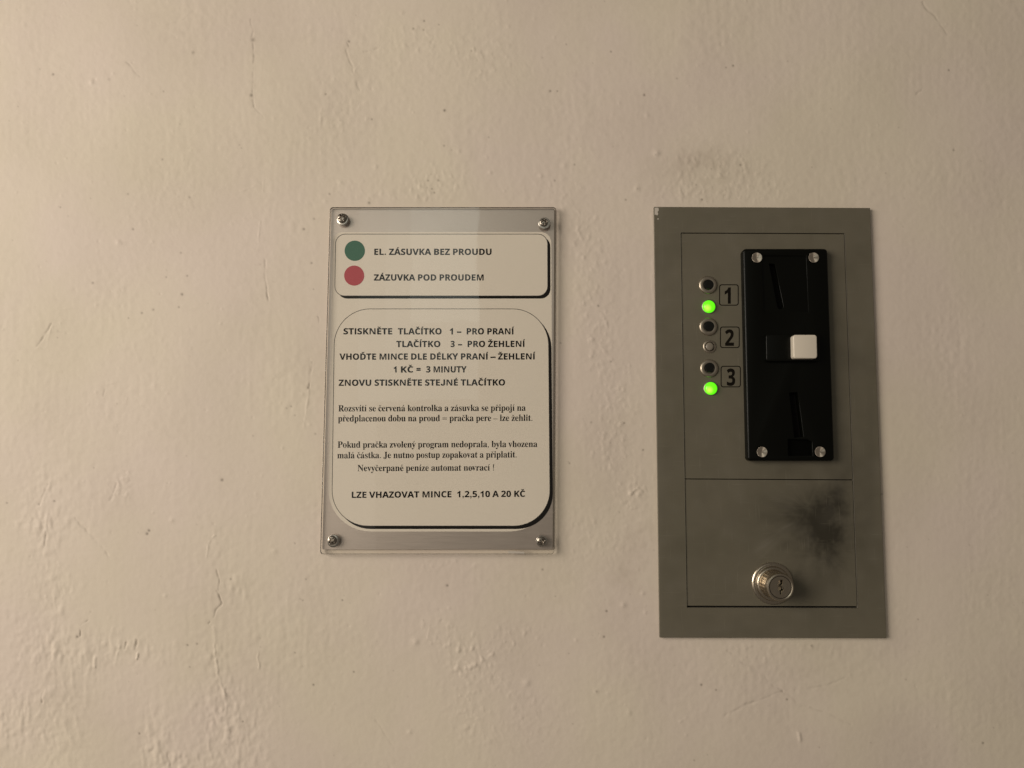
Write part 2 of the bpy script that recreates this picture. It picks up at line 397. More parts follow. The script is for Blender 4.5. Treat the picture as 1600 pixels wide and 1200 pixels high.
    # dark specks and pinholes
    specks = [(83, 116, 1.9, .8), (171, 124, 2.4, .3), (302, 82, 2.6, .5), (256, 143, 1.4, .5), (208, 358, 1.8, .7), (254, 249, 1.6, .6), (283, 395, 1.6, .6), (95, 324, 1.4, .6), (200, 303, 1.6, .5),
        (296, 308, 1.8, .5), (475, 358, 2.0, .8), (491, 342, 1.7, .6), (395, 62, 3.3, .65), (393, 149, 2.6, .8), (285, 460, 2.0, .9), (293, 431, 1.5, .7), (260, 433, 1.4, .6), (280, 480, 1.5, .7),
        (222, 489, 1.7, .7), (240, 484, 1.8, .6), (145, 442, 2.0, .7), (201, 497, 1.3, .6), (347, 750, 2.4, .9), (84, 783, 1.7, .8), (60, 788, 1.6, .6), (10, 786, 1.4, .7), (146, 731, 1.2, .5), (233, 829, 2.1, 1), (230, 834, 2.2, 1),
        (121, 995, 1.8, .9), (293, 1008, 1.7, .8), (308, 1006, 1.8, .7), (218, 1146, 1.7, .9), (361, 905, 1.6, .7), (490, 1070, 1.6, .9), (461, 1020, 1.5, .6), (297, 1042, 1.4, .6), (380, 1127, 1.6, .8),
        (695, 173, 2.0, 1), (577, 317, 2.0, .8), (515, 303, 1.7, .6), (509, 147, 1.6, .7), (663, 33, 1.6, .8), (662, 47, 1.6, .6), (646, 45, 1.8, .7), (545, 64, 1.9, .8), (737, 80, 1.4, .6), (686, 39, 1.2, .6),
        (860, 142, 1.9, .8), (871, 142, 1.4, .7), (955, 80, 1.5, .7), (885, 69, 1.2, .6), (694, 228, 1.6, .6), (669, 282, 1.5, .7), (685, 282, 1.9, .6), (675, 295, 1.5, .7), (679, 301, 1.5, .8), (581, 186, 1.6, .7),
        (867, 282, 1.4, .7), (898, 257, 1.6, .6), (996, 295, 1.6, .5), (978, 312, 1.5, .7), (764, 215, 1.4, .5), (1007, 148, 1.8, .9), (1135, 105, 1.5, .6), (1146, 102, 1.6, .9), (1157, 258, 1.9, .7), (1097, 312, 1.6, .9),
        (1088, 289, 1.3, .5), (1482, 110, 1.5, .8), (1490, 235, 1.7, .7), (1058, 122, 1.3, .5), (935, 478, 1.6, .8), (1005, 703, 1.6, .8), (976, 661, 1.4, .8), (890, 724, 1.4, .7), (924, 660, 1.6, .5), (876, 536, 1.3, .7), (955, 565, 1.4, .7),
        (699, 915, 1.9, .9), (848, 890, 1.7, .7), (535, 938, 1.5, .9), (553, 1050, 1.6, .8), (948, 955, 1.8, 1), (944, 995, 1.8, .9), (932, 1080, 1.8, .6), (1096, 1070, 1.8, 1), (1119, 1078, 1.5, .8), (1230, 1093, 1.6, .8),
        (1536, 1161, 1.7, .9), (1223, 1081, 1.4, .7), (1085, 1188, 1.4, .5), (1416, 1062, 1.3, .5), (1435, 968, 1.3, .6), (478, 905, 1.3, .6), (868, 932, 1.2, .5), (461, 849, 1.2, .6), (455, 635, 1.5, .6), (461, 649, 1.4, .5), (448, 638, 1.3, .5),
        (1268, 1009, 2.0, .6), (482, 606, 2.0, .7), (493, 678, 1.8, .5), (487, 411, 1.6, .8), (490, 452, 1.2, .6), (1378, 772, 1.5, .7), (1380, 971, 1.5, .7)]
    for k in range(150): specks.append((r2.uniform(0, 1600), r2.uniform(0, 1200), r2.uniform(.9, 1.3), r2.uniform(.15, .45)))
    for (cx, cy, r, k) in specks:
        a, b, g = nib(cx, cy, r, -.13 * k)
        mark[a, b] = np.maximum(mark[a, b], np.clip(k * g * 1.15, 0, 1) * .62)
    wob = field(ny, nx, 3.2, 3.2); wob2 = field(ny, nx, 3.2, 3.2)
    # scratches, hairline cracks: polylines (points, width px, depth mm, darkness)
    def line(pts, w, h, dark, side=0.0):
        nonlocal H
        k_ = .72; px = np.array([p[0] for p in pts]); py = np.array([p[1] for p in pts]); m = 14
        i0, i1 = np.searchsorted(ys, py.min() - m), np.searchsorted(ys, py.max() + m); j0, j1 = np.searchsorted(xs, px.min() - m), np.searchsorted(xs, px.max() + m)
        A, B = X[i0:i1, j0:j1] + .9 * wob[i0:i1, j0:j1], Y[i0:i1, j0:j1] + .9 * wob2[i0:i1, j0:j1]; w = w * .85; dist = np.full(A.shape, 1e9); sg = np.zeros(A.shape)
        for (x0, y0), (x1, y1) in zip(pts, pts[1:]):
            L2 = (x1 - x0) ** 2 + (y1 - y0) ** 2; t = np.clip(((A - x0) * (x1 - x0) + (B - y0) * (y1 - y0)) / L2, 0, 1)
            d = np.hypot(A - x0 - t * (x1 - x0), B - y0 - t * (y1 - y0)); sg = np.where(d < dist, np.sign((A - x0) * (y1 - y0) - (B - y0) * (x1 - x0)), sg); dist = np.minimum(d, dist)
        j = .95 + .6 * lumpy2[i0:i1, j0:j1]
        g = np.exp(-(dist / w) ** 2) * np.clip(j, .1, 2)
        H[i0:i1, j0:j1] += 1.5 * h * MM * g + side * MM * np.exp(-(dist / (w * 3.2)) ** 2) * (sg > 0)
        mark[i0:i1, j0:j1] = np.maximum(mark[i0:i1, j0:j1], np.clip(.5 * dark * g, 0, 1))
    line([(393, 30), (395, 62), (395.5, 100), (395, 152), (397, 167)], 1.5, -.10, .38)
    line([(398, 66), (399, 150)], 1.0, -.04, .12)
    line([(197, 96), (208, 106), (218, 121)], 1.3, -.05, .20)
    line([(397, 167), (413, 184)], 1.2, -.04, .08)
    line([(260, 42), (280, 32), (303, 17)], 1.3, -.05, .08)
    line([(370, 300), (390, 294), (408, 289)], 1.2, .07, 0)
    line([(406, 345), (404, 395)], 1.3, .07, .0); line([(412, 280), (412, 300)], 1.3, .06, .0)
    line([(413, 405), (415, 440), (419, 475)], 1.3, -.08, .1); line([(416, 448), (418, 470)], 1.1, -.08, .45)
    line([(425, 438), (440, 445)], 1.2, -.05, .1); line([(400, 413), (408, 413)], 1.1, -.05, .2)
    line([(487, 566), (485, 590), (482, 606)], 1.3, -.09, .45); line([(484, 560), (483, 600)], 1.2, -.05, .1)
    line([(482, 610), (477, 650), (474, 668)], 1.5, .07, .0); line([(495, 495), (499, 517)], 1.3, -.09, .3)
    line([(80, 507), (72, 520), (64, 530), (59, 541)], 1.4, -.12, .35, .05); line([(59, 545), (67, 548), (73, 538), (78, 515)], 1.5, .06, 0)
    line([(89, 517), (95, 518), (104, 520)], 1.5, -.10, .12); line([(86, 482), (110, 482)], 1.5, .05, 0)
    line([(162, 608), (160, 619)], 1.3, -.08, .3); line([(160, 599), (180, 599)], 1.3, .04, 0); line([(136, 631), (143, 629)], 1.5, .08, .0)
    line([(75, 758), (66, 776), (59, 788)], 2.2, -.10, .15, .07); line([(180, 757), (178, 775), (172, 782)], 2, -.1, .1, .05)
    line([(335, 836), (325, 852), (323, 872)], 1.3, .10, .0); line([(339, 890), (343, 908), (344, 922)], 1.2, -.13, .35)
    line([(340, 922), (347, 942), (338, 955), (332, 965), (325, 974)], 1.3, -.17, .6, .05)
    line([(142, 956), (137, 968), (126, 978), (125, 993)], 1.3, -.16, .6, .05)
    line([(116, 810), (128, 822), (142, 836), (158, 855), (172, 870)], 2.4, -.10, .10)
    line([(70, 832), (69, 852)], 1.4, -.15, .5); line([(214, 1000), (211, 1015)], 2.0, -.2, .4, .1); line([(198, 1004), (196, 1014)], 1.6, -.15, .2, .08); line([(215, 1022), (213, 1030)], 1.5, .25, .0)
    line([(188, 1010), (180, 1036)], 2.4, .16, .0, .05); line([(148, 1028), (147, 1042)], 2.5, .2, 0, .05); line([(70, 1080), (66, 1098)], 1.8, -.2, .25, .1)
    line([(262, 1178), (266, 1196)], 1.7, -.1, .2); line([(333, 980), (335, 1010), (340, 1050), (355, 1090)], 2.4, .12, .0, .04)
    line([(404, 1010), (405, 1045)], 1.6, .10, .03); line([(466, 936), (473, 939)], 1.4, .1, .3)
    line([(536, 56), (545, 72)], 1.4, -.10, .3); line([(541, 78), (553, 112), (563, 140)], 2.0, -.09, .14); line([(568, 82), (583, 77), (592, 73)], 1.6, -.1, .22); line([(553, 112), (560, 98)], 1.4, .08, 0)
    line([(501, 190), (503, 170), (500, 210)], 1.6, .05, 0)
    line([(1441, 3), (1446, 14), (1455, 22), (1466, 38), (1480, 56)], 1.7, -.08, .18)
    line([(1432, 147), (1440, 140)], 1.6, -.08, .15); line([(1491, 233), (1489, 238)], 1.2, -.08, .4)
    line([(1138, 1018), (1160, 1034), (1180, 1047), (1200, 1066), (1222, 1080)], 2.3, -.09, .14)
    line([(1222, 1080), (1250, 1100), (1290, 1114), (1330, 1132)], 2.0, -.06, .10); line([(1132, 1118), (1165, 1102), (1222, 1081)], 2.2, -.08, .10, .02)
    line([(1240, 1080), (1300, 1070), (1320, 1058)], 2.0, -.05, .07); line([(1063, 1127), (1070, 1122)], 2.0, .12, 0)
    line([(572, 1108), (590, 1130), (612, 1165)], 2.0, -.05, .06); line([(640, 990), (668, 1000), (672, 975)], 1.6, .04, 0)
    line([(985, 772), (995, 762), (1003, 768)], 1.8, .14, .0)
    line([(912, 655), (915, 662)], 1.3, -.1, .5)
    # paint bead left by the brush against the grey panel and a few scuffs beside it
    line([(1021.5, 560), (1023, 700), (1026.5, 900), (1028, 985)], 2.0, .28, 0)
    line([(1019, 335), (1021, 450), (1022, 560)], 1.8, .12, 0)
    line([(1366, 500), (1376, 760), (1382, 870)], 2.4, .10, 0)
    # soft dirt on the paint, plus a darker band along the panel's right edge
    n_s = np.clip(.75 + .2 * field(ny, nx, 9, 11) + .12 * mid, 0, 1.6)
    stain += n_s * (.24 * blob(1088, 250, 58, 22, -4) + .10 * blob(1060, 270, 36, 18) + .14 * blob(1140, 262, 52, 26) + .10 * blob(1100, 300, 70, 24)
        + .15 * blob(985, 880, 22, 46, 6) + .14 * blob(1000, 840, 24, 64, 0) + .12 * blob(965, 935, 30, 60) + .16 * blob(1372, 620, 9, 220, -2) + .10 * blob(1290, 1010, 80, 10)
        + .10 * blob(545, 95, 12, 40, -20) + .08 * blob(880, 360, 30, 30) + .10 * blob(1012, 440, 8, 60) + .10 * blob(1250, 1060, 90, 40) + .06 * blob(110, 1120, 60, 70))
    stain += .05 * np.clip(field(ny, nx, 40, 35), 0, 2) + .022 * np.clip(mid, 0, 2)
    # fade the relief out far beyond the frame
    fade = np.clip(1 - np.maximum(np.maximum(-X - 60, X - 1660), np.maximum(-Y - 55, Y - 1255)) / 500, 0, 1)
    H = np.where(fade < 1, H * fade * np.exp(-(1 - fade) * 8), H)
    # keep the wall flat and low behind the two fittings
    def inside(x0, y0, x1, y1, s=10):
        return 1 / (1 + np.exp(-(X - x0) / s)) / (1 + np.exp((X - x1) / s)) / (1 + np.exp(-(Y - y0) / s)) / (1 + np.exp((Y - y1) / s))
    pull = np.maximum(inside(500, 318, 872, 872, 3), inside(1016, 318, 1390, 1003, 3))
    soft = 3.0e-4 * wave
    near = np.maximum(inside(470, 290, 900, 900, 12), inside(990, 290, 1415, 1030, 12))
    H = H - soft * near
    H = np.where(near > .3, np.minimum(H, 3e-4), H); H = H * (1 - pull) + np.minimum(H, 0) * pull * .5
    wx, wz = at_np(X, Y)
    co = np.stack([wx, -H, wz], -1).reshape(-1, 3).astype(np.float32)
    me = bpy.data.meshes.new('wall'); nv = co.shape[0]; me.vertices.add(nv); me.vertices.foreach_set('co', co.ravel())
    idx = np.arange(nv, dtype=np.int32).reshape(ny, nx)
    q = np.stack([idx[:-1, :-1], idx[1:, :-1], idx[1:, 1:], idx[:-1, 1:]], -1).reshape(-1, 4); nf = q.shape[0]
    me.loops.add(nf * 4); me.loops.foreach_set('vertex_index', q.ravel())
    me.polygons.add(nf); me.polygons.foreach_set('loop_start', np.arange(0, nf * 4, 4, dtype=np.int32)); me.polygons.foreach_set('loop_total', np.full(nf, 4, np.int32))
    me.polygons.foreach_set('use_smooth', np.ones(nf, bool))
    me.update(calc_edges=True)
    ca = me.color_attributes.new('wear_or_light', 'FLOAT_COLOR', 'POINT')
    rgba = np.zeros((nv, 4), np.float32); rgba[:, 0] = np.clip(stain, 0, 1).ravel(); rgba[:, 1] = np.clip(mark, 0, .9).ravel(); rgba[:, 3] = 1
    ca.data.foreach_set('color', rgba.ravel())
    o = link('wall', me, None, [M['wall']])
    tag(o, 'cream painted plaster wall with bubbled, cracked and speckled paint', None, 'structure')
build_wall()

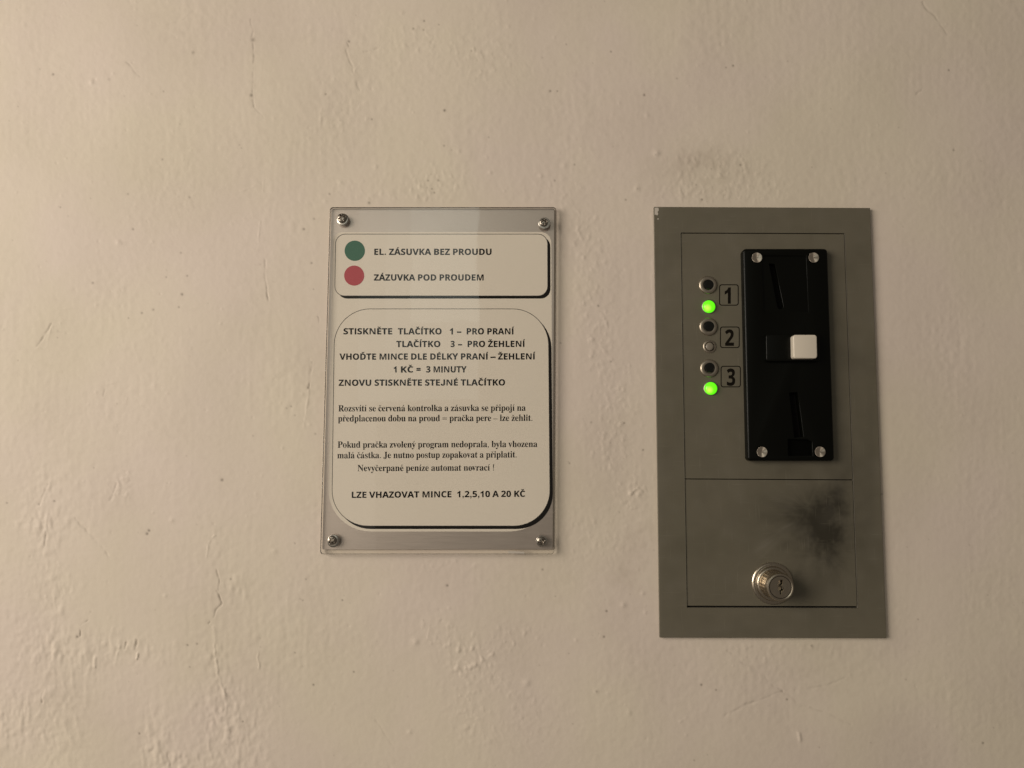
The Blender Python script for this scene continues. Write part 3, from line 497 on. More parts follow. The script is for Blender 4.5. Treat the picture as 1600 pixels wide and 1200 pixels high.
# ------------------------------------------------------------------ lettering (glyph outlines as plain numbers, 1/1000 em)
GL = json.loads(r'''{"s":{"A":[690,[[0,0,252,717,437,717,690,0,527,0,475,170,215,170,163,0],[253,297,439,297,386,463,374,506,358,559,345,606,332,557,316,501,304,463]]],"B":[672,[[90,0,90,714,312,714,438,704,528,674,560,650,583,619,596,580,601,533,594,477,573,430,538,396,491,379,491,374,525,364,556,349,582,327,602,297,615,258,619,207,602,121,549,55,466,14,357,0],[241,431,329,431,385,436,421,452,440,478,446,513,438,548,416,572,377,586,321,590,241,590],[241,125,340,125,398,132,435,152,455,182,462,222,455,258,435,287,396,305,335,311,241,311]]],"C":[637,[[379,-10,279,1,198,36,135,90,92,164,67,253,58,356,68,458,97,547,145,621,211,677,293,712,393,724,446,721,500,711,602,674,553,551,473,584,432,595,393,598,316,582,260,533,226,456,214,355,225,254,257,179,312,132,393,116,481,126,575,154,575,27,482,-1]]],"D":[740,[[90,0,90,714,314,714,419,704,509,674,582,625,637,557,671,470,682,364,676,279,656,205,624,143,580,92,523,51,456,23,379,6,292,0],[241,125,306,125,402,140,470,184,511,257,525,360,512,463,473,535,409,576,322,590,241,590]]],"E":[560,[[90,0,90,714,501,714,501,590,241,590,241,433,483,433,483,309,241,309,241,125,501,125,501,0]]],"H":[765,[[90,0,90,714,241,714,241,434,524,434,524,714,675,714,675,0,524,0,524,308,241,308,241,0]]],"I":[389,[[32,0,32,86,119,126,119,588,32,628,32,714,357,714,357,628,270,588,270,126,357,86,357,0]]],"J":[331,[[15,-210,-36,-207,-74,-199,-74,-73,-41,-80,-3,-83,45,-73,64,-59,78,-35,87,-1,90,45,90,714,241,714,241,46,234,-37,213,-103,178,-151,133,-185,78,-204]]],"K":[664,[[90,0,90,714,241,714,241,387,270,430,301,471,494,714,662,714,413,398,664,0,492,0,305,301,241,255,241,0]]],"L":[565,[[90,0,90,714,241,714,241,125,531,125,531,0]]],"M":[943,[[90,0,90,714,296,714,465,168,468,168,647,714,853,714,853,0,712,0,712,338,714,416,717,500,719,559,715,559,531,0,392,0,220,560,216,560,220,500,224,415,225,332,225,0]]],"N":[813,[[90,0,90,714,281,714,591,179,594,179,589,278,587,376,587,714,723,714,723,0,531,0,220,540,216,540,223,438,225,336,225,0]]],"O":[796,[[398,-10,292,2,207,36,141,91,95,165,67,255,58,359,67,463,95,552,141,625,207,680,292,714,399,725,505,714,590,680,655,625,702,552,729,462,738,358,729,254,702,165,655,91,590,36,505,2],[398,117,481,133,537,182,569,258,579,358,569,459,537,535,481,583,399,599,316,583,260,535,228,459,217,358,228,258,260,182,316,133]]],"P":[628,[[90,0,90,714,318,714,437,699,520,655,567,584,583,491,577,431,557,375,522,325,471,287,399,262,306,254,241,254,241,0],[241,378,291,378,348,384,393,404,421,437,430,486,423,532,400,564,363,584,310,590,241,590]]],"R":[660,[[90,0,90,714,298,714,425,701,514,661,566,594,583,500,578,454,565,415,543,381,516,353,450,311,660,0,492,0,322,274,241,274,241,0],[241,397,290,397,354,403,398,422,422,453,430,496,421,540,396,569,351,585,287,590,241,590]]],"S":[551,[[248,-10,141,1,46,33,46,174,152,134,206,120,260,115,308,120,340,137,357,161,363,191,353,227,323,256,224,308,170,336,115,377,90,405,71,437,58,475,54,521,70,606,119,671,196,711,296,724,351,721,403,711,508,674,459,556,371,587,291,598,253,593,225,578,208,555,202,526,211,492,236,466,337,412,431,359,465,328,490,292,506,250,511,198,494,113,443,47,360,4]]],"T":[579,[[214,0,214,588,20,588,20,714,559,714,559,588,365,588,365,0]]],"U":[756,[[375,-10,308,-5,250,8,200,31,159,62,104,147,85,254,85,714,236,714,236,277,245,202,272,153,317,126,379,117,443,127,487,156,512,206,520,278,520,714,671,714,671,252,663,182,639,119,598,65,541,25,466,-1]]],"V":[650,[[242,0,0,714,153,714,287,289,299,249,314,187,325,132,336,187,351,249,362,289,497,714,650,714,407,0]]],"Y":[624,[[237,0,237,273,0,714,164,714,312,420,461,714,624,714,387,278,387,0]]],"Z":[579,[[24,0,24,98,366,589,33,589,33,714,546,714,546,616,204,125,555,125,555,0]]],"0":[572,[[285,-10,225,-4,173,14,130,45,96,88,51,204,36,357,42,465,60,555,92,628,139,681,203,714,285,725,345,719,396,701,439,670,474,628,520,512,535,357,529,250,511,160,479,87,432,34,368,1],[285,112,332,127,363,173,380,250,385,357,379,464,363,541,333,588,285,603,237,588,207,541,191,464,186,357,191,250,207,174,237,127]]],"1":[572,[[262,0,262,413,264,481,266,555,245,534,214,506,132,440,59,531,289,714,413,714,413,0]]],"2":[572,[[40,0,40,105,219,286,307,379,354,447,365,479,369,513,363,551,346,577,318,593,282,598,242,593,202,579,120,525,38,622,104,672,141,693,184,710,234,720,293,724,358,718,414,699,458,669,492,630,512,583,519,531,513,475,496,424,467,375,428,327,320,220,228,134,228,127,539,127,539,0]]],"3":[572,[[244,-10,134,0,38,29,38,157,135,122,228,110,297,117,342,138,366,172,374,217,370,245,359,268,338,286,307,299,262,306,202,309,148,309,148,425,203,425,261,428,304,438,333,452,351,472,360,495,363,521,357,555,340,581,308,597,261,602,213,598,173,585,109,550,39,654,85,682,138,704,199,719,272,724,371,713,447,680,495,626,511,554,500,488,467,436,417,399,357,376,357,373,433,355,488,321,521,272,532,208,524,149,502,97,463,52,408,19,335,-3]]],"5":[572,[[241,-10,136,0,89,12,49,29,49,159,138,127,189,116,236,113,295,120,339,141,365,176,374,226,365,273,338,307,294,327,231,334,173,329,123,318,63,350,90,714,477,714,477,586,222,586,209,446,246,453,300,456,362,450,416,431,462,400,497,358,519,304,526,239,508,135,454,57,365,7]]],"7":[572,[[111,0,379,587,27,587,27,714,539,714,539,619,269,0]]],"9":[572,[[178,-10,129,-9,82,-3,82,118,124,111,168,108,247,115,306,137,347,170,374,215,390,269,397,331,391,331,367,299,336,272,293,254,233,248,151,263,87,307,46,378,32,474,48,577,98,656,175,706,275,722,345,714,407,689,460,646,501,586,527,507,536,409,527,288,515,229,496,174,469,123,433,79,387,42,330,14,260,-4],[275,364,307,368,334,379,355,396,372,417,382,439,386,463,374,528,359,557,338,581,311,596,278,601,238,594,206,571,185,532,178,476,184,430,202,394,232,372]]]},"r":{"a":[512,[[379,-15,346,-11,321,2,305,23,298,52,225,3,142,-13,96,-6,60,17,38,51,30,94,46,154,95,203,177,244,296,283,296,359,292,395,278,421,255,435,220,440,171,432,155,408,169,382,179,363,183,344,178,320,164,301,142,288,115,284,87,289,67,303,53,324,49,352,55,385,73,415,103,439,141,458,188,470,241,474,332,464,392,435,425,385,436,313,436,93,439,59,453,51,477,62,490,41,438,-1],[225,50,259,61,296,94,296,252,243,234,206,206,184,170,176,125,188,69]]],"b":[537,[[64,-17,64,578,62,617,55,638,39,649,12,654,12,678,206,678,206,415,261,459,329,474,379,467,423,445,459,411,486,365,503,310,509,247,502,175,481,112,447,59,402,19,347,-7,286,-15,220,-1,156,42,79,-17],[272,21,317,34,345,73,360,141,365,238,360,318,344,374,316,406,274,417,252,413,231,402,215,383,206,360,206,102,210,67,223,41,243,26]]],"c":[437,[[232,-15,178,-7,129,16,88,53,56,101,36,159,29,223,37,292,60,353,96,403,143,442,198,467,260,475,324,467,373,444,403,409,413,365,409,340,397,321,377,308,352,304,326,308,307,321,296,343,292,373,293,389,294,404,284,433,252,442,215,432,188,401,172,350,167,279,176,183,204,114,248,71,304,57,356,70,404,107,424,90,384,44,339,11,288,-8]]],"d":[551,[[208,-15,159,-7,116,16,79,52,52,99,35,156,29,219,35,291,54,354,83,405,121,443,167,466,217,474,281,460,332,417,332,597,328,623,316,641,294,650,262,654,262,678,475,678,475,112,477,81,484,61,498,48,526,41,526,16,438,8,332,-15,332,58,280,3],[255,42,278,47,301,62,320,84,332,113,332,360,324,383,307,402,285,414,259,418,219,406,194,372,180,312,175,228,179,146,193,87,218,53]]],"e":[448,[[229,-15,174,-7,126,16,86,52,55,102,36,163,29,234,36,300,56,358,88,406,130,443,179,466,234,474,311,460,371,417,408,349,421,258,421,247,174,247,182,167,206,109,244,75,297,63,353,79,402,128,424,108,384,54,339,16,287,-7],[173,286,300,286,300,320,297,375,288,413,269,435,240,442,211,433,190,407,177,364,173,303]]],"h":[567,[[27,0,27,24,52,28,67,38,75,56,78,83,78,594,76,621,68,639,53,650,28,655,28,678,220,678,220,397,284,455,362,474,419,464,460,434,484,385,492,315,492,83,495,56,502,39,517,28,541,24,541,0,301,0,301,24,308,24,340,39,350,83,350,323,341,384,327,399,302,404,258,391,220,350,220,83,222,56,230,39,244,28,268,24,268,0]]],"i":[295,[[150,539,121,544,97,561,80,585,75,614,80,644,97,668,121,685,150,690,179,685,204,668,220,644,225,614,220,585,203,561,179,544],[27,0,27,24,52,29,68,38,75,55,78,83,78,375,76,406,70,424,55,433,30,437,31,462,221,462,221,83,223,56,230,39,244,29,268,24,268,0]]],"j":[312,[[158,541,129,546,105,562,88,587,83,616,89,646,105,670,129,687,158,692,188,687,212,670,229,646,234,616,229,587,212,563,188,546],[53,-209,17,-206,-16,-195,-44,-179,-65,-157,-79,-132,-83,-104,-79,-79,-67,-60,-47,-47,-22,-43,3,-47,22,-58,35,-76,39,-98,28,-130,16,-153,24,-169,46,-174,73,-168,87,-149,95,-80,95,372,92,404,83,424,65,434,33,438,33,462,237,462,237,-32,225,-109,189,-165,130,-198]]],"k":[534,[[26,0,26,24,52,29,68,39,75,56,78,83,78,592,70,640,56,649,30,654,31,678,220,678,220,251,338,369,357,393,363,414,350,431,311,437,306,437,306,462,514,462,514,437,459,423,409,387,331,311,515,51,536,31,560,24,560,0,314,0,314,24,323,24,348,30,356,47,345,73,242,219,220,200,220,83,222,56,230,39,244,29,268,24,268,0]]],"l":[297,[[27,0,27,24,52,29,68,38,75,55,78,83,78,592,70,639,56,650,30,654,30,678,221,678,221,83,223,56,230,39,244,29,268,24,268,0]]],"m":[825,[[27,0,27,24,52,28,67,38,75,56,78,83,78,377,76,404,68,423,53,434,28,438,28,462,218,462,218,394,280,454,353,474,399,469,435,453,461,426,477,389,542,453,622,474,678,464,718,434,742,385,750,315,750,83,752,56,760,39,774,28,798,24,798,0,562,0,562,24,586,28,600,39,608,57,610,83,610,323,601,384,587,399,562,404,520,391,483,353,483,83,485,57,493,39,507,28,530,24,530,0,297,0,297,24,321,28,335,39,343,57,345,83,345,323,336,384,322,399,297,404,254,391,218,350,218,83,220,57,227,40,241,29,264,24,264,0]]],"n":[567,[[27,0,27,24,52,28,67,38,75,56,78,83,78,377,76,404,68,423,53,434,28,438,28,462,220,462,220,398,283,455,362,474,419,464,460,434,484,385,492,315,492,83,495,56,502,39,517,28,541,24,541,0,301,0,301,24,308,24,340,39,350,83,350,323,341,384,327,399,302,404,258,391,220,350,220,83,222,56,230,39,244,28,268,24,268,0]]],"o":[501,[[251,-15,189,-7,135,17,90,55,56,105,35,163,28,229,35,296,56,356,90,405,135,443,189,466,250,474,311,466,365,443,410,406,444,357,465,298,472,229,465,161,444,102,410,53,366,16,312,-7],[251,17,287,27,311,58,324,121,327,229,323,338,309,403,285,435,251,445,214,434,191,403,178,338,174,230,178,122,191,58,215,27]]],"p":[553,[[26,-207,26,-184,60,-175,75,-150,78,-95,78,362,76,400,69,422,55,433,29,439,29,462,213,462,213,391,238,428,268,454,303,470,343,475,393,467,436,444,472,407,499,360,515,302,521,238,515,169,498,108,470,56,434,18,389,-7,338,-15,272,1,220,48,220,-86,226,-147,235,-164,249,-175,294,-183,294,-207],[291,42,330,54,356,88,371,148,376,230,372,310,359,369,335,403,296,414,254,398,220,350,220,102,249,57]]],"r":[428,[[27,0,27,24,52,29,68,38,75,55,78,83,78,375,76,406,69,425,55,433,30,437,31,462,217,462,217,375,245,417,279,449,313,468,347,474,384,469,410,453,426,428,431,396,427,370,414,349,394,336,369,331,346,334,331,344,308,372,296,383,281,387,261,380,241,360,227,327,222,286,222,83,226,55,237,38,258,28,294,24,294,0]]],"s":[429,[[225,-15,181,-9,129,9,109,13,89,6,76,-13,53,-13,53,157,79,157,99,101,129,58,167,31,209,22,242,26,266,40,281,60,286,87,273,125,232,156,159,193,113,221,81,252,62,288,55,328,65,386,97,433,146,465,210,475,247,471,296,458,307,456,317,454,332,459,343,475,363,475,363,330,340,330,320,378,293,413,259,434,222,441,194,437,173,426,160,408,156,386,160,364,172,346,218,315,285,282,329,255,360,226,377,189,383,141,372,77,340,27,289,-5]]],"t":[340,[[184,-14,133,-7,98,16,79,53,72,106,72,415,30,415,30,446,131,550,192,631,215,631,215,462,309,462,309,415,215,415,215,122,223,76,233,64,250,60,282,73,307,111,331,98,305,49,271,14,231,-7]]],"u":[558,[[195,-15,136,-5,97,26,75,75,68,144,68,369,66,399,59,421,43,433,17,438,17,462,211,462,211,110,214,87,225,69,241,57,263,53,305,64,340,98,340,369,337,401,329,422,312,434,282,438,282,462,482,462,482,104,485,76,493,58,509,49,536,44,536,19,446,11,340,-15,340,60,312,29,277,5,238,-10]]],"v":[456,[[212,-15,57,369,33,419,18,432,-4,437,-4,462,244,462,244,438,232,438,202,431,192,411,194,399,275,182,351,376,359,405,345,430,303,438,303,462,454,462,454,439,430,430,414,415,387,362,238,-15]]],"y":[447,[[78,-209,43,-203,15,-186,-4,-159,-10,-125,-6,-101,7,-79,27,-64,53,-59,77,-63,95,-73,107,-91,111,-113,111,-121,110,-130,115,-143,128,-147,147,-138,170,-110,193,-66,209,-7,54,373,37,410,23,428,-5,437,-7,437,-7,462,241,462,241,437,202,431,194,423,191,409,193,397,198,382,276,177,343,359,352,387,354,408,351,422,342,431,302,437,302,462,446,462,446,437,427,432,413,418,386,361,241,-36,193,-143,168,-174,142,-195,113,-205]]],"z":[436,[[19,0,19,21,250,428,191,428,143,422,108,405,83,372,65,322,39,322,47,462,409,462,409,433,187,37,227,37,288,44,332,65,363,103,387,160,411,160,399,0]]],"g":[487,[[217,-209,132,-202,71,-181,34,-149,21,-111,41,-68,102,-38,52,-1,35,45,42,80,63,110,99,138,152,164,100,190,63,224,40,266,33,316,39,360,59,399,90,430,131,454,179,469,234,474,292,469,347,453,472,453,472,399,399,399,425,354,434,303,428,262,411,225,384,195,348,172,305,158,256,153,234,154,211,155,187,151,168,141,154,125,150,106,165,81,210,73,261,73,332,70,386,60,425,43,451,19,465,-14,470,-55,454,-119,406,-168,326,-199],[234,185,264,193,284,217,294,257,297,314,294,371,284,411,264,434,234,442,204,434,185,411,174,371,170,314,174,257,185,217,204,193],[239,-173,306,-168,354,-154,382,-131,392,-98,387,-76,371,-62,344,-54,305,-51,144,-51,118,-77,109,-108,117,-133,141,-154,181,-168]]],"R":[704,[[23,0,23,26,67,32,93,47,107,75,111,120,111,564,106,605,93,631,66,646,24,653,24,678,323,678,454,667,547,634,603,578,621,498,612,441,583,395,536,359,469,333,643,75,674,38,690,29,712,26,715,26,715,0,504,0,300,316,271,316,271,120,275,75,289,47,316,32,360,26,360,0],[271,348,303,348,370,357,417,385,443,432,452,500,445,562,423,607,386,633,334,642,301,639,282,629,274,609,271,574]]],"P":[622,[[23,0,23,26,67,32,93,47,107,75,111,120,111,564,106,605,93,631,66,646,24,653,24,678,318,678,428,672,500,655,546,628,580,592,602,547,609,494,593,417,546,358,468,319,360,306,271,306,271,120,275,75,289,47,316,32,360,26,360,0],[271,342,300,342,363,351,405,376,427,422,435,490,429,558,410,605,375,633,322,642,297,639,282,631,274,616,271,593]]],"J":[492,[[162,-97,117,-93,77,-80,43,-60,17,-33,1,-1,-5,34,0,66,16,91,39,106,66,111,95,106,118,92,133,70,138,41,126,-2,114,-29,125,-52,156,-60,187,-54,207,-37,217,-8,220,32,220,546,212,609,200,628,182,641,118,653,118,678,468,678,468,653,412,642,396,630,387,612,380,546,380,132,366,32,326,-40,257,-83]]],"N":[735,[[600,-16,159,521,159,117,163,73,177,46,203,32,248,26,248,0,27,0,27,26,81,35,96,45,106,62,113,117,113,578,54,645,27,653,27,678,233,678,582,251,582,562,575,617,565,632,549,643,493,653,493,678,714,678,714,653,671,647,645,633,632,605,628,561,628,-16]]],".":[188,[[95,-4,78,-1,63,9,53,24,50,41,53,59,63,73,78,83,95,87,113,83,128,73,138,59,141,41,138,24,128,9,113,-1]]],",":[188,[[38,-119,68,71,137,71,84,-119]]],"!":[196,[[67,160,63,509,132,509,128,160],[98,-4,81,-1,66,9,56,24,52,41,56,58,66,73,81,83,98,86,116,83,130,73,140,58,143,41,140,24,130,9,116,-1]]]}}''')
def contours_of(c):
    return [[(v[i], v[i + 1]) for i in range(0, len(v), 2)] for v in c]
SANS = {k: (v[0], contours_of(v[1])) for k, v in GL['s'].items()}
SERIF = {k: (v[0], contours_of(v[1])) for k, v in GL['r'].items()}
def rect(x0, y0, x1, y1): return [(x0, y0), (x1, y0), (x1, y1), (x0, y1)]
def circ(cx, cy, r, n=10): return [(cx + r * math.cos(2 * math.pi * k / n), cy + r * math.sin(2 * math.pi * k / n)) for k in range(n)]
SANS['I'] = (320, [rect(85, 0, 235, 714)])
def swell(cs, d):
    res = []
    big = max(cs, key=lambda c: abs(sum(c[i - 1][0] * c[i][1] - c[i][0] * c[i - 1][1] for i in range(len(c)))))
    sg = 1 if sum(big[i - 1][0] * big[i][1] - big[i][0] * big[i - 1][1] for i in range(len(big))) > 0 else -1
    for c in cs:
        o = []; n = len(c)
        for i in range(n):
            (x0, y0), (x1, y1), (x2, y2) = c[i - 1], c[i], c[(i + 1) % n]
            a = (y1 - y0, x0 - x1); b = (y2 - y1, x1 - x2); la = math.hypot(*a) or 1; lb = math.hypot(*b) or 1
            nx, ny = a[0] / la + b[0] / lb, a[1] / la + b[1] / lb; k = max(.5, (nx * nx + ny * ny) / 2)
            o.append((x1 + sg * d * nx / k, y1 + sg * d * ny / k))
        res.append(o)
    return res
a, c = SANS['J']; c = [[(x, y if y > 0 else y * .06) for x, y in q] for q in c]
SANS['J'] = (560, [[(40, 190), (180, 205), (188, 150), (215, 118), (262, 108), (308, 120), (332, 155), (338, 215), (338, 714), (488, 714), (488, 240), (478, 135), (430, 45), (350, -5), (262, -14), (160, 0), (90, 50), (52, 120)]])
SANS['1'] = (560, [[(390, 0), (250, 0), (250, 510), (170, 455), (80, 415), (80, 540), (180, 590), (245, 650), (277, 716), (390, 716)]])
SANS['.'] = (290, [rect(75, 0, 215, 145)]); SANS[','] = (290, [[(75, 145), (215, 145), (215, 10), (190, -85), (110, -150), (80, -100), (130, -60), (145, 0), (75, 0)]])
SANS['–'] = (556, [rect(0, 195, 556, 325)]); SANS['='] = (584, [rect(45, 395, 540, 515), rect(45, 205, 540, 325)])
for k in list(SANS):
    if k in '.,MN': continue
    SANS[k] = (SANS[k][0] + 4, swell(SANS[k][1], 11))
def acc_bold(kind, cx, y):
    if kind == 'c': return [[(cx - 175, y + 165), (cx - 70, y + 165), (cx, y + 95), (cx + 70, y + 165), (cx + 175, y + 165), (cx + 65, y + 10), (cx - 65, y + 10)]]
    return [[(cx - 60, y + 10), (cx + 45, y + 10), (cx + 175, y + 165), (cx + 10, y + 165)]]
for ch, (b, k) in {'Á': 'Aa', 'Č': 'Cc', 'Ď': 'Dc', 'É': 'Ea', 'Ě': 'Ec', 'Í': 'Ia', 'Ž': 'Zc'}.items():
    adv, cs = SANS[b]; xx = [p[0] for q in cs for p in q]; SANS[ch] = (adv, cs + acc_bold(k, (min(xx) + max(xx)) / 2, 740))
# the book face: stems slimmed sideways
def slim(c, d):
    n = len(c); out = []
    ar = sum(c[i][0] * c[(i + 1) % n][1] - c[(i + 1) % n][0] * c[i][1] for i in range(n))
    return c, ar
def thin(cs, d):
    res = []
    big = max(cs, key=lambda c: abs(slim(c, 0)[1]))
    sgn0 = 1 if slim(big, 0)[1] > 0 else -1
    for c in cs:
        n = len(c); o = []
        for i in range(n):
            (x0, y0), (x1, y1), (x2, y2) = c[i - 1], c[i], c[(i + 1) % n]
            e = []
            for (ax, ay, bx, by) in ((x0, y0, x1, y1), (x1, y1, x2, y2)):
                L = math.hypot(bx - ax, by - ay) or 1; e.append((by - ay) / L)
            nxn = max(e, key=abs) if e[0] * e[1] >= 0 else 0
            o.append((x1 - sgn0 * nxn * d, y1))
        res.append(o)
    return res
for k in list(SERIF):
    if k in '.,!': continue
    adv, cs = SERIF[k]; SERIF[k] = (adv - 12, cs)
def acc_serif(kind, cx, y):
    if kind == 'c': return [[(cx - 125, y + 165), (cx - 100, y + 165), (cx, y + 85), (cx + 100, y + 165), (cx + 125, y + 165), (cx + 25, y + 15), (cx - 25, y + 15)]]
    return [[(cx - 45, y + 10), (cx - 10, y + 10), (cx + 110, y + 140), (cx + 70, y + 185), (cx + 30, y + 170)]]
adv, cs = SERIF['i']; cs_ni = [q for q in cs if min(p[1] for p in q) < 300]
for ch, (b, k) in {'á': 'aa', 'č': 'cc', 'é': 'ea', 'í': 'ia', 'ř': 'rc', 'ž': 'zc', 'ý': 'ya'}.items():
    adv, cs = SERIF[b]
    if b == 'i': cs = cs_ni
    xx = [p[0] for q in cs for p in q]; SERIF[ch] = (adv, cs + acc_serif(k, (min(xx) + max(xx)) / 2 - (10 if k == 'a' else 0), 505))
SERIF['.'] = (250, [circ(125, 50, 58)]); SERIF[','] = (250, [[(80, 100), (150, 105), (175, 50), (150, -40), (85, -110), (70, -90), (110, -40), (115, 0), (70, 30)]])
SERIF['!'] = (340, [circ(170, 50, 55), [(150, 190), (190, 190), (225, 620), (205, 680), (135, 680), (115, 620)]])
SERIF['–'] = (500, [rect(0, 200, 500, 248)]); SERIF['='] = (600, [rect(30, 330, 565, 378), rect(30, 190, 565, 238)])

GC = {}
def glyph_mesh(font, ch):
    k = (id(font), ch)
    if k not in GC:
        me = curve_mesh([[(x / 10, -y / 10) for x, y in q] for q in font[ch][1]])
        GC[k] = ([(v.co.x * 10, v.co.y * 10) for v in me.vertices], [tuple(p.vertices) for p in me.polygons]); bpy.data.meshes.remove(me)
    return GC[k]
def lay(font, text, x0, x1, y0, y1, emh, V, Fc, space=250):
    """lay text between ink edges x0..x1 on a baseline y0..y1; every letter is filled on its own"""
    pen = 0; items = []
    for ch in text:
        if ch == ' ': pen += space; continue
        gv, gf = glyph_mesh(font, ch); items.append((pen, gv, gf)); pen += font[ch][0]
    xs = [x + p for p, gv, gf in items for x, y in gv]; a, b = min(xs), max(xs)
    for p, gv, gf in items:
        k = len(V)
        for x, y in gv:
            t = (x + p - a) / (b - a); V.append((x0 + (x1 - x0) * t, y0 + (y1 - y0) * t - y * emh / 1000))
        Fc += [tuple(i + k for i in f) for f in gf]

# ------------------------------------------------------------------ the instruction sign
SR = at(685, 596, 0)
sign = empty('instruction_sign', SR)
tag(sign, 'clear acrylic covered Czech instruction sign with green and red dots, left of grey panel', 'sign')
# backing sheet
back = slab('backing_sheet', [rrect(517.5, 326, 866, 858.5, 2, 3, (0, 0, -2.5, -14.0))], .3 * MM, 1.5 * MM, sign, M['backing'], SR)
DP = 1.62 * MM
# printed card, its corners cut round
def skx(x0, x1, y0, y1):
    """shift of left and right edges with height as the sign leans"""
    fl = lambda y: -15.0 * (y - 323) / 541; fr = lambda y: -4.0 * (y - 328) / 538
    return (fl(y0), fr(y0), fr(y1), fl(y1))
def sheet(x0, y0, x1, y1, r, n=8):
    return rrect(x0, y0, x1, y1, r, n)
card = slab('printed_card', [rrect(519.0, 362.5, 861.5, 830.5, (15, 17, 66, 66), 10, (1.5, 0.0, 2.2, -7.0))], 1.5 * MM, DP, sign, M['paper'], SR)
e = .00003
def ring(name, outer, inner, d, mat): return flat(name, [outer, inner], d, card, mat, SR)
# upper box: thin outline with a heavy drop shadow
bx = dict(x0=524.0, y0=365.8, x1=855.5, y1=462.3, r=15, n=8, sk=(0.5, 0, 0.3, -1.0))
def off(b, dx, dy, g=0):
    k = dict(b); k['x0'] += dx - g; k['x1'] += dx + g; k['y0'] += dy - g; k['y1'] += dy + g; k['r'] = b['r'] + g; return rrect(**k)
flat('drop_shadow', [off(bx, 4.3, 4.2)], DP + e, card, M['ink'], SR)
flat('box_fill', [off(bx, 0, 0, .4)], DP + 2 * e, card, M['paper'], SR)
ring('box_outline', off(bx, 0, 0, .45), off(bx, 0, 0, -.45), DP + 3 * e, M['line_ink'])
b2 = dict(x0=521.3, y0=482.6, x1=857.8, y1=821.8, r=56, n=12, sk=(1.6, -1.2, 1.8, -3.2))
flat('drop_shadow', [off(b2, 4.6, 4.8)], DP + e, card, M['ink'], SR)
flat('box_fill', [off(b2, 0, 0, .4)], DP + 2 * e, card, M['paper'], SR)
ring('box_outline', off(b2, 0, 0, .45), off(b2, 0, 0, -.45), DP + 3 * e, M['line_ink'])
flat('green_dot', [circ(554.3, 391.8, 15.9, 40)], DP + 4 * e, card, M['green_ink'], SR)
flat('red_dot', [circ(553.4, 430.6, 15.7, 40)], DP + 4 * e, card, M['red_ink'], SR)
SB = 13.3; RG = 14.6
LINES = [
 (SANS, SB, [("EL. ZÁSUVKA BEZ PROUDU", 584.8, 768.0)], 398.2, 398.2),
 (SANS, SB, [("ZÁZUVKA POD PROUDEM", 584.2, 755.6)], 438.3, 438.3),
 (SANS, SB, [("STISKNĚTE", 536.6, 612.8), ("TLAČÍTKO", 621.8, 690.0), ("1", 703.0, 707.6), ("–", 714.0, 720.8), ("PRO PRANÍ", 729.2, 803.4)], 522.4, 522.4),
 (SANS, SB, [("TLAČÍTKO", 619.2, 688.0), ("3", 704.0, 710.4), ("–", 715.6, 722.0), ("PRO ŽEHLENÍ", 730.6, 820.6)], 542.3, 542.0),
 (SANS, SB, [("VHOĎTE MINCE DLE DÉLKY PRANÍ – ŽEHLENÍ", 530.4, 836.6)], 562.0, 561.6),
 (SANS, SB, [("1", 615.2, 619.6), ("KČ", 626.4, 645.6), ("=", 650.6, 657.2), ("3 MINUTY", 665.8, 729.0)], 582.0, 581.8),
 (SANS, SB, [("ZNOVU STISKNĚTE STEJNÉ TLAČÍTKO", 529.2, 789.2)], 602.8, 602.2),
 (SERIF, RG, [("Rozsvítí se červená kontrolka a zásuvka se připojí na", 528.6, 821.3)], 642.9, 641.8),
 (SERIF, RG, [("předplacenou dobu na proud = pračka pere – lze žehlit.", 528.2, 831.7)], 658.6, 657.6),
 (SERIF, RG, [("Pokud pračka zvolený program nedoprala, byla vhozena", 527.5, 839.5)], 699.6, 698.4),
 (SERIF, RG, [("malá částka. Je nutno postup zopakovat a připlatit.", 527.0, 807.3)], 716.2, 714.8),
 (SERIF, RG, [("Nevyčerpané peníze automat nevrací !", 558.6, 771.8)], 736.2, 735.2),
 (SANS, SB, [("LZE VHAZOVAT MINCE", 549.6, 705.4), ("1,2,5,10 A 20 KČ", 714.6, 820.4)], 778.0, 776.2),
]
for font, em, runs, ya, yb in LINES:
    xa, xb = runs[0][1], runs[-1][2]; V = []; Fc = []
    for (tx, u0, u1) in runs:
        f0 = (u0 - xa) / (xb - xa); f1 = (u1 - xa) / (xb - xa)
        lay(font, tx, u0, u1, ya + (yb - ya) * f0, ya + (yb - ya) * f1, em, V, Fc)
    me = bpy.data.meshes.new('text_line'); me.from_pydata([at(x, y, DP + 4 * e) for x, y in V], [], Fc)
    o = settle(link('text_line', me, card, [M['ink']]), SR)
# the smudge on one printed word
flat('ink_smudge', [[(735.8, 731.4), (737.3, 730.8), (738.4, 732.6), (737.6, 734.2), (736.2, 733.6)]], DP + 5 * e, card, M['ink'], SR)

# clear acrylic plate over everything
def acrylic():
    out = rrect(515.5, 323.5, 869, 866, 4.5, 5, (0, 0, -3.5, -15.5))
    o = slab('acrylic_cover', [out], 1.95 * MM, 4.3 * MM, sign, AF, SR, bevel=.18 * MM, seg=1)
    me = o.data; me.materials.append(AB); me.materials.append(AE)
    for p in me.polygons:
        if p.normal.y > .9: p.material_index = 1
        elif p.normal.y > -.9: p.material_index = 2
    return o
acr = acrylic()
# pale chip on the lower edge, its small light reflections painted in
slab('edge_chip_glint', [[(794, 861), (819, 862), (820, 865), (794, 864.5)]], 3.9 * MM, 4.42 * MM, sign, M['chip'], SR)

